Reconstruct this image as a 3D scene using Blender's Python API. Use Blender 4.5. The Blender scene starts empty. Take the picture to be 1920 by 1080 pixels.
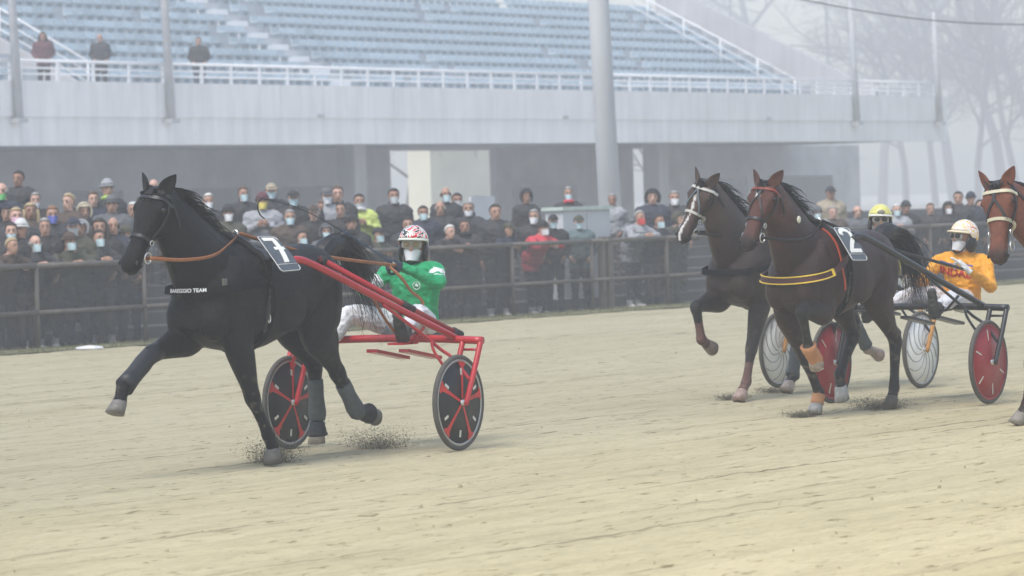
import bpy, bmesh, math, random
from math import radians, sin, cos, pi, atan2, hypot
from mathutils import Vector as V, Matrix, noise
from mathutils.bvhtree import BVHTree

random.seed(7)
sc = bpy.context.scene
COL = sc.collection

# ------------------------------------------------------------------ camera
FPX, CAMH, ROLL = 7000.0, 1.78, 0.030
PITCH = math.atan(161 / FPX)
CF = V((0, cos(PITCH), -sin(PITCH)))
CZ = V((0, sin(PITCH), cos(PITCH)))
CR = V((1, 0, 0)) * cos(ROLL) - CZ * sin(ROLL)
CU = V((1, 0, 0)) * sin(ROLL) + CZ * cos(ROLL)
CO = V((0, 0, CAMH))
cam_d = bpy.data.cameras.new('camera')
cam = bpy.data.objects.new('camera', cam_d)
COL.objects.link(cam)
cam.matrix_world = Matrix(((CR.x, CU.x, -CF.x, CO.x), (CR.y, CU.y, -CF.y, CO.y), (CR.z, CU.z, -CF.z, CO.z), (0, 0, 0, 1)))
cam_d.sensor_width = 36.0
cam_d.lens = 36.0 * FPX / 1920
cam_d.clip_start = 0.5
cam_d.clip_end = 3000
cam_d.dof.use_dof = True
cam_d.dof.focus_distance = 27.5
cam_d.dof.aperture_fstop = 4.5
sc.camera = cam

# ------------------------------------------------------------------ sky, sun, exposure
SUN_EL, SUN_AZ = radians(60), radians(212)      # direction the light comes from
world = bpy.data.worlds.new('World')
sc.world = world
world.use_nodes = True
wn = world.node_tree
sky = wn.nodes.new('ShaderNodeTexSky')
sky.sky_type = 'NISHITA'
sky.sun_disc = False
sky.sun_elevation = SUN_EL
sky.sun_rotation = SUN_AZ
sky.air_density = 1.4
sky.dust_density = 2.5
sky.ozone_density = 1.0
bg = wn.nodes['Background']
wn.links.new(sky.outputs[0], bg.inputs[0])
bg.inputs[1].default_value = 0.125
sun_d = bpy.data.lights.new('sun', 'SUN')
sun_d.energy = 1.5
sun_d.angle = radians(28)
sun_d.color = (1.0, 0.97, 0.93)
sun = bpy.data.objects.new('sun', sun_d)
COL.objects.link(sun)
# sky rotation 0 puts the sun towards +Y, turning clockwise seen from above
sdir = V((sin(SUN_AZ) * cos(SUN_EL), cos(SUN_AZ) * cos(SUN_EL), sin(SUN_EL)))
sun.rotation_euler = sdir.to_track_quat('Z', 'Y').to_euler()
sun.location = (0, 20, 30)
vs = sc.view_settings
vs.view_transform = 'Standard'
vs.look = 'None'
vs.gamma = 1.0
vs.exposure = 0.78
vs.use_curve_mapping = False
sc.cycles.use_denoising = True
sc.cycles.volume_bounces = 1
sc.cycles.max_bounces = 6
sc.cycles.transparent_max_bounces = 16
sc.cycles.volume_step_rate = 1.0

# ------------------------------------------------------------------ pixel -> place helpers
def ray(u, v):
    return CF + CR * ((u - 960) / FPX) + CU * ((540 - v) / FPX)
def proj(p):
    q = V(p) - CO
    z = q.dot(CF)
    return 960 + FPX * q.dot(CR) / z, 540 - FPX * q.dot(CU) / z
def ground(u, v, z=0.0):
    d = ray(u, v)
    return CO + d * ((z - CAMH) / d.z)
class Frame:
    """a team's own frame: x along its heading, y to its left, z up"""
    def __init__(s, o, t):
        s.o = V((o[0], o[1], 0)); t = radians(t)
        s.rz = pi + t
        s.h = V((-cos(t), -sin(t), 0)); s.l = V((sin(t), -cos(t), 0))
    def w(s, x, y, z): return s.o + s.h * x + s.l * y + V((0, 0, z))
    def loc(s, p):
        q = V(p) - s.o
        return V((q.dot(s.h), q.dot(s.l), q.z))
    def ry(s, u, v, y):
        d = ray(u, v)
        k = (y - (CO - s.o).dot(s.l)) / d.dot(s.l)
        return s.loc(CO + d * k)

# ------------------------------------------------------------------ materials
def nd(t, kind, **kw):
    n = t.nodes.new(kind)
    for k, v in kw.items():
        setattr(n, k, v)
    return n
def mat(name, col, rough=0.6, var=0.12, scale=8.0, bump=0.0, bscale=40.0, metal=0.0, spec=0.5, sheen=0.0, attr=None, coat=0.0):
    m = bpy.data.materials.new(name)
    m.use_nodes = True
    t = m.node_tree
    b = t.nodes['Principled BSDF']
    b.inputs['Roughness'].default_value = rough
    b.inputs['Metallic'].default_value = metal
    b.inputs['Specular IOR Level'].default_value = spec
    if sheen:
        b.inputs['Sheen Weight'].default_value = sheen
        b.inputs['Sheen Roughness'].default_value = 0.4
    if coat:
        b.inputs['Coat Weight'].default_value = coat
        b.inputs['Coat Roughness'].default_value = 0.125
    tc = nd(t, 'ShaderNodeTexCoord')
    nz = nd(t, 'ShaderNodeTexNoise')
    nz.inputs['Scale'].default_value = scale
    nz.inputs['Detail'].default_value = 5
    t.links.new(tc.outputs['Object'], nz.inputs['Vector'])
    mr = nd(t, 'ShaderNodeMapRange')
    mr.inputs['From Min'].default_value = 0.25
    mr.inputs['From Max'].default_value = 0.75
    mr.inputs['To Min'].default_value = 1 - var
    mr.inputs['To Max'].default_value = 1 + var
    t.links.new(nz.outputs['Fac'], mr.inputs['Value'])
    mx = nd(t, 'ShaderNodeVectorMath', operation='SCALE')
    if attr:
        at = nd(t, 'ShaderNodeAttribute', attribute_name=attr)
        t.links.new(at.outputs['Color'], mx.inputs[0])
    else:
        mx.inputs[0].default_value = col
    t.links.new(mr.outputs[0], mx.inputs['Scale'])
    t.links.new(mx.outputs[0], b.inputs['Base Color'])
    if bump:
        n2 = nd(t, 'ShaderNodeTexNoise')
        n2.inputs['Scale'].default_value = bscale
        n2.inputs['Detail'].default_value = 4
        t.links.new(tc.outputs['Object'], n2.inputs['Vector'])
        bp = nd(t, 'ShaderNodeBump')
        bp.inputs['Strength'].default_value = bump
        bp.inputs['Distance'].default_value = 0.02
        t.links.new(n2.outputs['Fac'], bp.inputs['Height'])
        t.links.new(bp.outputs[0], b.inputs['Normal'])
    return m
_mc = {}
def M(name, *a, **k):
    if name not in _mc:
        _mc[name] = mat(name, *a, **k)
    return _mc[name]

def concrete(name, col, seats=False):
    """rain-streaked concrete, or fog-paled seats that differ one from the next"""
    m = mat(name, col, .85, .08, .5, .2, 12); t = m.node_tree; b = t.nodes['Principled BSDF']
    src = b.inputs['Base Color'].links[0].from_socket
    mx = nd(t, 'ShaderNodeVectorMath', operation='SCALE')
    if seats:
        oi = nd(t, 'ShaderNodeObjectInfo'); f = oi.outputs['Random']; lo, hi, a, c = 0, 1, .86, 1.12
    else:
        tc = nd(t, 'ShaderNodeTexCoord'); mp = nd(t, 'ShaderNodeMapping'); mp.inputs['Scale'].default_value = (2.2, 2.2, .22)
        t.links.new(tc.outputs['Object'], mp.inputs['Vector'])
        n = nd(t, 'ShaderNodeTexNoise'); n.inputs['Scale'].default_value = 1.3; n.inputs['Detail'].default_value = 6; n.inputs['Roughness'].default_value = .65
        t.links.new(mp.outputs[0], n.inputs['Vector']); f = n.outputs['Fac']; lo, hi, a, c = .32, .6, .86, 1.02
    r = nd(t, 'ShaderNodeMapRange'); r.inputs['From Min'].default_value = lo; r.inputs['From Max'].default_value = hi; r.inputs['To Min'].default_value = a; r.inputs['To Max'].default_value = c
    t.links.new(f, r.inputs['Value']); t.links.new(src, mx.inputs[0]); t.links.new(r.outputs[0], mx.inputs['Scale']); t.links.new(mx.outputs[0], b.inputs['Base Color'])
    return m
# ------------------------------------------------------------------ mesh helpers
class MB:
    def __init__(s):
        s.v = []; s.f = []; s.m = []; s.mi = 0
    def add(s, vs_, fs):
        o = len(s.v)
        s.v += [V(p) for p in vs_]
        for f in fs:
            s.f.append([i + o for i in f]); s.m.append(s.mi)
        return s
    def loft(s, rings, cap=True, closed=False):
        n = len(rings[0]); o = len(s.v)
        for r in rings: s.v += [V(p) for p in r]
        R = len(rings)
        for i in range(R if closed else R - 1):
            a = o + i * n; b = o + ((i + 1) % R) * n
            for j in range(n):
                k = (j + 1) % n
                s.f.append([a + j, a + k, b + k, b + j]); s.m.append(s.mi)
        if cap and not closed:
            s.f.append([o + j for j in range(n)][::-1]); s.m.append(s.mi)
            s.f.append([o + (R - 1) * n + j for j in range(n)]); s.m.append(s.mi)
        return s
    def tube(s, pts, rad, n=8, up=None, flat=1.0, cap=True, closed=False):
        pts = [V(p) for p in pts]
        if not isinstance(rad, (list, tuple)): rad = [rad] * len(pts)
        rings = []
        prev = V(up) if up else None
        N = len(pts)
        for i, p in enumerate(pts):
            if closed: d = pts[(i + 1) % N] - pts[i - 1]
            else: d = pts[min(i + 1, N - 1)] - pts[max(i - 1, 0)]
            if d.length < 1e-9: d = V((0, 0, 1))
            d.normalize()
            if prev is None:
                prev = V((0, 0, 1)) if abs(d.z) < .9 else V((1, 0, 0))
            a = prev - d * prev.dot(d)
            if a.length < 1e-6: a = d.orthogonal()
            a.normalize()
            if up is None: prev = a
            b = d.cross(a)
            r = rad[i]
            rings.append([p + a * (cos(2 * pi * j / n) * r * flat) + b * (sin(2 * pi * j / n) * r) for j in range(n)])
        return s.loft(rings, cap, closed)
    def box(s, lo, hi, mtx=None):
        x0, y0, z0 = lo; x1, y1, z1 = hi
        p = [V((x, y, z)) for z in (z0, z1) for x, y in ((x0, y0), (x1, y0), (x1, y1), (x0, y1))]
        if mtx: p = [mtx @ q for q in p]
        return s.add(p, [[3, 2, 1, 0], [4, 5, 6, 7], [0, 1, 5, 4], [1, 2, 6, 5], [2, 3, 7, 6], [3, 0, 4, 7]])
    def ell(s, c, r, mtx=None, nu=12, nv=8):
        rings = []
        c = V(c)
        for i in range(nv + 1):
            th = pi * min(max(i / nv, .02), .98)
            ring = []
            for j in range(nu):
                ph = 2 * pi * j / nu
                q = V((r[0] * sin(th) * cos(ph), r[1] * sin(th) * sin(ph), -r[2] * cos(th)))
                if mtx: q = mtx @ q
                ring.append(c + q)
            rings.append(ring)
        return s.loft(rings)
    def mesh(s, name):
        me = bpy.data.meshes.new(name)
        me.from_pydata([tuple(p) for p in s.v], [], s.f)
        me.polygons.foreach_set('material_index', s.m)
        me.update()
        return me
    def build(s, name, mats, parent=None, smooth=True):
        return link(name, s.mesh(name), mats, parent, smooth)
def link(name, me, mats=None, parent=None, smooth=True):
    if mats is not None:
        if not isinstance(mats, (list, tuple)): mats = [mats]
        for m in mats: me.materials.append(m)
    if smooth: me.polygons.foreach_set('use_smooth', [True] * len(me.polygons))
    o = bpy.data.objects.new(name, me)
    COL.objects.link(o)
    if parent: o.parent = parent
    return o
def empty(name, loc, rz=0.0):
    o = bpy.data.objects.new(name, None)
    COL.objects.link(o)
    o.location = loc; o.rotation_euler = (0, 0, rz)
    o.empty_display_size = .2
    return o
def tag(o, label=None, cat=None, group=None, kind=None):
    if label: o['label'] = label
    if cat: o['category'] = cat
    if group: o['group'] = group
    if kind: o['kind'] = kind
    return o
def remesh(mb, voxel, it=6, fac=.5):
    me0 = mb.mesh('tmp')
    o = bpy.data.objects.new('tmp', me0)
    COL.objects.link(o)
    r = o.modifiers.new('r', 'REMESH'); r.mode = 'VOXEL'; r.voxel_size = voxel
    if it:
        k = o.modifiers.new('s', 'SMOOTH'); k.factor = fac; k.iterations = it
    dg = bpy.context.evaluated_depsgraph_get()
    me = bpy.data.meshes.new_from_object(o.evaluated_get(dg))
    bpy.data.objects.remove(o); bpy.data.meshes.remove(me0)
    return me
def join_mesh(me, mb, mi):
    """append un-remeshed geometry to a remeshed body"""
    bm = bmesh.new(); bm.from_mesh(me)
    vs_ = [bm.verts.new(p) for p in mb.v]
    for f, m in zip(mb.f, mb.m):
        try:
            q = bm.faces.new([vs_[i] for i in f]); q.material_index = m if mi is None else mi; q.smooth = True
        except ValueError: pass
    bm.to_mesh(me); bm.free()
def bvh(me):
    return BVHTree.FromPolygons([v.co for v in me.vertices], [tuple(p.vertices) for p in me.polygons])
def crom(P, k=4):
    """Catmull-Rom through rows of numbers or vectors"""
    P = [list(p) for p in P]
    Q = [P[0]] + P + [P[-1]]
    out = []
    for i in range(1, len(Q) - 2):
        for j in range(k):
            t = j / k
            out.append([.5 * ((2 * b) + (-a + c) * t + (2 * a - 5 * b + 4 * c - d) * t * t + (-a + 3 * b - 3 * c + d) * t ** 3)
                        for a, b, c, d in zip(Q[i - 1], Q[i], Q[i + 1], Q[i + 2])])
    out.append(P[-1])
    return out
def ring(c, a, b, ra, rb, n=18, e=2.0, rneg=None):
    """superellipse; rneg = radius on the -a side"""
    out = []
    for j in range(n):
        th = 2 * pi * j / n
        ct, st = cos(th), sin(th)
        x = abs(ct) ** (2 / e) * (1 if ct > 0 else -1); y = abs(st) ** (2 / e) * (1 if st > 0 else -1)
        r = ra if (ct > 0 or rneg is None) else rneg
        out.append(c + a * (x * r) + b * (y * rb))
    return out
def strap(tree, pts, w, th=.006, off=.004, k=6, closed=False, snap=True, maxd=.12):
    """a flat band laid on a surface along pts"""
    P = crom([list(p) for p in (pts + ([pts[0]] if closed else []))], k)
    P = [V(p) for p in P]
    if closed: P = P[:-1]
    Q, Nn = [], []
    for p in P:
        co, n, i, d = tree.find_nearest(p)
        if n is None: n = V((0, 0, 1)); co = p
        if (p - co).dot(n) < 0 and d > .03: pass
        if snap and d < maxd: Q.append(co + n * off)
        else: Q.append(p)
        Nn.append(n)
    # smooth the normals
    L = len(Q)
    for _ in range(2):
        Nn = [(Nn[(i - 1) % L if closed else max(i - 1, 0)] + Nn[i] * 2 + Nn[(i + 1) % L if closed else min(i + 1, L - 1)]).normalized() for i in range(L)]
    rings = []
    for i in range(L):
        d = (Q[(i + 1) % L] - Q[i - 1]) if closed else (Q[min(i + 1, L - 1)] - Q[max(i - 1, 0)])
        d.normalize()
        s_ = d.cross(Nn[i]).normalized()
        n = Nn[i]
        rings.append([Q[i] + s_ * (w / 2) - n * .002, Q[i] + s_ * (w / 2) + n * th, Q[i] - s_ * (w / 2) + n * th, Q[i] - s_ * (w / 2) - n * .002])
    mb = MB(); mb.loft(rings, True, closed)
    return mb, Q, Nn
def text_mesh(body, size, bold=.0):
    c = bpy.data.curves.new('txt', 'FONT')
    c.body = body; c.size = size; c.align_x = 'CENTER'; c.align_y = 'CENTER'; c.offset = bold
    o = bpy.data.objects.new('txt', c); COL.objects.link(o)
    dg = bpy.context.evaluated_depsgraph_get()
    me = bpy.data.meshes.new_from_object(o.evaluated_get(dg))
    bpy.data.objects.remove(o); bpy.data.curves.remove(c)
    v = [p.co.copy() for p in me.vertices]; f = [list(p.vertices) for p in me.polygons]
    bpy.data.meshes.remove(me)
    return v, f
def shade_dist(p, a, b):
    ab = b - a
    t = max(0, min(1, (p - a).dot(ab) / max(ab.length_squared, 1e-9)))
    return (p - a - ab * t).length
def lerp(a, b, t): return a + (b - a) * t
def mixc(a, b, t): return tuple(x + (y - x) * t for x, y in zip(a, b))
def sstep(a, b, x):
    t = max(0, min(1, (x - a) / (b - a))); return t * t * (3 - 2 * t)
# ------------------------------------------------------------------ setting materials
def sand_material():
    m = bpy.data.materials.new('track_sand'); m.use_nodes = True
    t = m.node_tree; b = t.nodes['Principled BSDF']
    b.inputs['Roughness'].default_value = 0.95
    b.inputs['Specular IOR Level'].default_value = 0.15
    geo = nd(t, 'ShaderNodeNewGeometry')
    mp = nd(t, 'ShaderNodeMapping'); mp.inputs['Rotation'].default_value = (0, 0, -radians(TRACK_T))
    t.links.new(geo.outputs['Position'], mp.inputs['Vector'])
    def nz(sx, sy, sc_, det=6, rough=.6):
        k = nd(t, 'ShaderNodeMapping'); k.inputs['Scale'].default_value = (sx, sy, 1)
        t.links.new(mp.outputs[0], k.inputs['Vector'])
        n = nd(t, 'ShaderNodeTexNoise'); n.inputs['Scale'].default_value = sc_; n.inputs['Detail'].default_value = det
        n.inputs['Roughness'].default_value = rough
        t.links.new(k.outputs[0], n.inputs['Vector'])
        return n.outputs['Fac']
    def ramp(fac, stops):
        r = nd(t, 'ShaderNodeValToRGB')
        e = r.color_ramp.elements
        e[0].position, e[0].color = stops[0][0], (*stops[0][1], 1)
        e[1].position, e[1].color = stops[1][0], (*stops[1][1], 1)
        for p, c in stops[2:]:
            x = e.new(p); x.color = (*c, 1)
        t.links.new(fac, r.inputs[0]); return r.outputs[0]
    def mul(a, c):
        x = nd(t, 'ShaderNodeMix', data_type='RGBA', blend_type='MULTIPLY'); x.inputs['Factor'].default_value = 1
        t.links.new(a, x.inputs['A']); t.links.new(c, x.inputs['B']); return x.outputs['Result']
    base = ramp(nz(.12, 1.0, .9, 5), [(.3, (.54, .46, .265)), (.7, (.625, .54, .325))])
    streak = ramp(nz(.30, 2.0, 2.6, 7, .72), [(.30, (.80, .79, .77)), (.56, (1.02, 1.02, 1.02))])
    fine = ramp(nz(.5, 2.2, 22, 5, .75), [(.25, (.82, .82, .82)), (.55, (1.03, 1.03, 1.03))])
    rut = ramp(nz(.045, 4.2, 2.0, 3, .5), [(.31, (.56, .545, .53)), (.385, (1, 1, 1))])
    fleck = ramp(nz(.75, 2.0, 4.6, 6, .75), [(.355, (.40, .365, .275)), (.425, (1, 1, 1))])
    # the sand turns darker and greyer across the track towards the fence
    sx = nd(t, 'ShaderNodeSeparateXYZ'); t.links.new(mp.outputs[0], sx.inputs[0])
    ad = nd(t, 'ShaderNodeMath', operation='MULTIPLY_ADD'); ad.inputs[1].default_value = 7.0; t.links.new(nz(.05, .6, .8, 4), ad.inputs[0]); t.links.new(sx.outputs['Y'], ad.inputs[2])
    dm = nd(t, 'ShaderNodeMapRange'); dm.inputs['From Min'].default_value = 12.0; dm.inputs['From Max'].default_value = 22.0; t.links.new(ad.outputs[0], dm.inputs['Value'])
    cross_tint = ramp(dm.outputs[0], [(0, (1, 1, 1)), (1, (.71, .745, .84))])
    c = mul(mul(mul(mul(mul(base, streak), fine), rut), fleck), cross_tint)
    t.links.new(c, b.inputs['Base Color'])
    bp = nd(t, 'ShaderNodeBump'); bp.inputs['Strength'].default_value = .6; bp.inputs['Distance'].default_value = .02
    t.links.new(nz(.35, 1.6, 16, 6, .8), bp.inputs['Height'])
    t.links.new(bp.outputs[0], b.inputs['Normal'])
    return m
TRACK_T = 53.0
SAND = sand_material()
CONC = concrete('concrete', (.74, .735, .72))
STEPC = concrete('seating_concrete', (.47, .50, .52))
CONC_D = concrete('grey_concrete', (.42, .42, .43))  # grey lifted in the colour itself, standing in for distance fog
PALEDW = M('fog_paled_wall', (.40, .40, .40), .85, .25, .7, .1, 6)  # walls under the stand lightened: fog veil put into the colour
STEP = M('terrace_concrete', (.13, .13, .128), .9, .2, 1.2, .3, 14)
WHITE = M('white_paint', (.86, .86, .86), .45, .06, 3.0)
GALV = M('galvanised_steel', (.40, .41, .42), .6, .15, 3.0)
RUSTY = M('weathered_steel', (.11, .098, .088), .75, .3, 5.0, .2, 30)
CREAM = M('cream_render', (.70, .68, .55), .85, .08, .8)
SEATB = concrete('blue_seat_plastic', (.47, .56, .61), True)  # blue washed out in the base colour to imitate fog
BARK = M('bark', (.10, .09, .085), .9, .3, 6.0, .4, 20)

# ------------------------------------------------------------------ ground and track
def ground_sheet():
    mb = MB()
    R = 900
    mb.add([(-R, -60, -.03), (R, -60, -.03), (R, 1500, -.03), (-R, 1500, -.03)], [[0, 1, 2, 3]])
    tag(mb.build('ground', M('bare_ground', (.30, .28, .22), .95, .2, .05), None, False), kind='structure')
ground_sheet()

FD = V((.609, .793, 0)).normalized()                    # along the fence, away to the right
FN = V((-FD.y, FD.x, 0))                                # from the track out through the fence
F0 = V((.745, 58.85, 0))
def FP(s, b, z=0.0): return F0 + FD * s + FN * b + V((0, 0, z))
def fence_s(u, b=0.0):
    """place along the fence seen at column u (taken near the fence top)"""
    p = F0 + FN * b
    s = 0.0
    for _ in range(12):
        q = p + FD * s; q.z = 1.2
        x, _y = proj(q)
        q2 = p + FD * (s + .1); q2.z = 1.2
        s += (u - x) / ((proj(q2)[0] - x) / .1)
    return s

def track():
    ct, st = cos(radians(TRACK_T)), sin(radians(TRACK_T))
    rnd = random.Random(3)
    ruts = [(rnd.uniform(-2, 46), rnd.uniform(.012, .035), rnd.uniform(.004, .013), rnd.uniform(-.02, .02), rnd.uniform(0, 9)) for _ in range(34)]
    rows = []
    y = 13.0
    while y < 84:
        rows.append(y); y += .028 + (y - 13) * .0042
    NC = 230
    vs_, fs = [], []
    for y in rows:
        for j in range(NC + 1):
            x = (-.235 + .47 * j / NC) * y
            a = x * ct + y * st; c = -x * st + y * ct
            z = .010 * (noise.noise(V((a * .6, c * 1.4, 1))) ) + .009 * noise.noise(V((a * 2.2, c * 4.0, 5))) + .010 * noise.noise(V((a * 7, c * 10, 9)))
            for c0, w, d, sl, ph in ruts:
                e = c - c0 - sl * a - .06 * sin(a * .23 + ph)
                if abs(e) < 3 * w:
                    z += -d * math.exp(-(e / w) ** 2) + .5 * d * math.exp(-((e - 1.8 * w) / w) ** 2)
            vs_.append((x, y, z))
    n = NC + 1
    # the fence line bounds the track: rows beyond it are dropped
    for i in range(len(rows) - 1):
        for j in range(NC):
            p = V(vs_[i * n + j])
            if (p - F0).dot(FN) < -.25:
                fs.append([i * n + j, i * n + j + 1, (i + 1) * n + j + 1, (i + 1) * n + j])
    used = sorted({i for f in fs for i in f}); mp_ = {k: i for i, k in enumerate(used)}
    mb = MB(); mb.add([vs_[k] for k in used], [[mp_[i] for i in f] for f in fs])
    tag(mb.build('race_track', SAND), kind='structure')
    # clods lying on the sand
    mb = MB()
    for _ in range(130):
        y = 15 + 50 * rnd.random() ** 1.7
        x = rnd.uniform(-.17, .17) * y
        if (V((x, y, 0)) - F0).dot(FN) > -.6: continue
        r = rnd.uniform(.004, .009) * (1.6 if rnd.random() < .12 else 1)
        sx, sy = r * rnd.uniform(.9, 2.2), r * rnd.uniform(.8, 1.4)
        an = rnd.uniform(0, 6.3)
        pts = []
        for k in range(5):
            q = an + k * 2 * pi / 5
            pts.append((x + sx * cos(q) * rnd.uniform(.7, 1.2), y + sy * sin(q) * rnd.uniform(.7, 1.2), -.02))
        o = [(p[0] * 1, p[1], r * rnd.uniform(.3, .7)) for p in pts]
        o = [(x + (p[0] - x) * .7, y + (p[1] - y) * .7, p[2] + .008) for p in o]
        mb.add(pts + o + [(x, y, r * .9 + .008)], [[k, (k + 1) % 5, 5 + (k + 1) % 5, 5 + k] for k in range(5)] + [[5 + k, 5 + (k + 1) % 5, 10] for k in range(5)])
    tag(mb.build('sand_clods', M('clod_sand', (.40, .34, .22), .95, .3, 3.0), None, False), 'small clods of sand scattered over the track', 'sand', kind='stuff')
track()

def apron():
    mb = MB()
    # paved strip behind the fence, then terrace steps
    def slab(b0, b1, z0, z1):
        nonlocal mb
        P = [FP(-34, b0, z0), FP(60, b0, z0), FP(60, b1, z0), FP(-34, b1, z0)]
        T = [p + V((0, 0, z1 - z0)) for p in P]
        mb.add(P + T, [[3, 2, 1, 0], [4, 5, 6, 7], [0, 1, 5, 4], [1, 2, 6, 5], [2, 3, 7, 6], [3, 0, 4, 7]])
    slab(.25, 8.6, -.2, .004)
    for k in range(1, 9):
        slab(ROW_B(k) - .38, ROW_B(k) + .37 if k < 8 else ROW_B(k) + 1.6, .004, ROW_Z(k))
    tag(mb.build('terrace', STEP, None, False), kind='structure')
    mb = MB(); slab(8.6, 110, -.2, .002)  # separate pale paving, added to bounce light up under the stand
    tag(mb.build('pavement', M('pale_paving', (.48, .47, .45), .9, .12, .4), None, False), kind='structure')
def ROW_B(k): return .52 + .75 * k
def ROW_Z(k): return .004 if k == 0 else .004 + .17 * k
apron()

def verge():
    rnd = random.Random(5)
    mb = MB()
    for k in range(2):
        pass
    P = []
    for i in range(95):
        s = -34 + i
        P.append([FP(s, -.75 + .15 * noise.noise(V((s * .6, 0, 0))), .012), FP(s, .25, .02)])
    vs_ = [p for q in P for p in q]
    mb.add(vs_, [[2 * i, 2 * i + 2, 2 * i + 3, 2 * i + 1] for i in range(94)])
    for _ in range(9000):
        s = rnd.uniform(-16, 24); b = -.75 + rnd.random() ** 1.4 * 1.0
        p = FP(s, b, .01); h = rnd.uniform(.02, .07); a = rnd.uniform(0, 6.3)
        d = V((cos(a), sin(a), 0)) * .006; l = V((rnd.uniform(-.02, .02), rnd.uniform(-.02, .02), h))
        mb.add([p - d, p + d, p + l], [[0, 1, 2]])
    m = M('dry_grass', (.165, .165, .085), .95, .35, 1.5)
    tag(mb.build('grass_verge', m, None, False), 'thin dry grass along the foot of the track fence', 'grass', kind='stuff')
verge()

# ------------------------------------------------------------------ fence
def fence():
    root = empty('track_fence', FP(0, 0, 0), atan2(FD.y, FD.x))
    tag(root, 'low steel rail fence with wire mesh between the sand track and the crowd', 'fence')
    H = 1.12
    lo, hi = -22.0, 30.0
    mesh_m = bpy.data.materials.new('wire_mesh'); mesh_m.use_nodes = True
    t = mesh_m.node_tree; pb = t.nodes['Principled BSDF']
    pb.inputs['Base Color'].default_value = (.045, .045, .047, 1); pb.inputs['Roughness'].default_value = .7
    tr = nd(t, 'ShaderNodeBsdfTransparent'); mx = nd(t, 'ShaderNodeMixShader')
    nz = nd(t, 'ShaderNodeTexNoise'); nz.inputs['Scale'].default_value = 3
    mr = nd(t, 'ShaderNodeMapRange'); mr.inputs['To Min'].default_value = .46; mr.inputs['To Max'].default_value = .62
    t.links.new(nz.outputs['Fac'], mr.inputs['Value']); t.links.new(mr.outputs[0], mx.inputs[0])
    t.links.new(tr.outputs[0], mx.inputs[1]); t.links.new(pb.outputs[0], mx.inputs[2])
    t.links.new(mx.outputs[0], t.nodes['Material Output'].inputs['Surface'])
    posts = []
    s = lo
    while s <= hi + .01:
        posts.append(s); s += 2.08
    post = MB(); post.tube([(0, 0, 0), (0, 0, H)], .032, 8); pm = post.mesh('post'); pm.materials.append(RUSTY)
    for s in posts:
        o = link('post', pm, None, root); o.location = (s, 0, 0)
    for s, w in ((fence_s(1130), .045), (fence_s(1142), .06)):        # the heavier gate posts
        g = MB(); g.box((-w, -w, 0), (w, w, H + .06)); g.build('gate_post', RUSTY, root, False).location = (s, .03, 0)
    rail = MB(); rail.tube([(0, 0, 0), (2.08, 0, 0)], .036, 8); rm = rail.mesh('rail'); rm.materials.append(RUSTY)
    rail = MB(); rail.tube([(0, 0, 0), (2.08, 0, 0)], .030, 8); rm2 = rail.mesh('rail'); rm2.materials.append(RUSTY)
    pan = MB(); pan.add([(0.03, 0, .06), (2.05, 0, .06), (2.05, 0, H - .04), (.03, 0, H - .04)], [[0, 1, 2, 3]])
    pm_ = pan.mesh('mesh_panel'); pm_.materials.append(mesh_m)
    for s in posts[:-1]:
        o = link('top_rail', rm, None, root); o.location = (s, 0, H)
        o = link('middle_rail', rm2, None, root); o.location = (s, -.02, .50)
        o = link('mesh_panel', pm_, None, root, False); o.location = (s, .045, 0)
fence()

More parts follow.
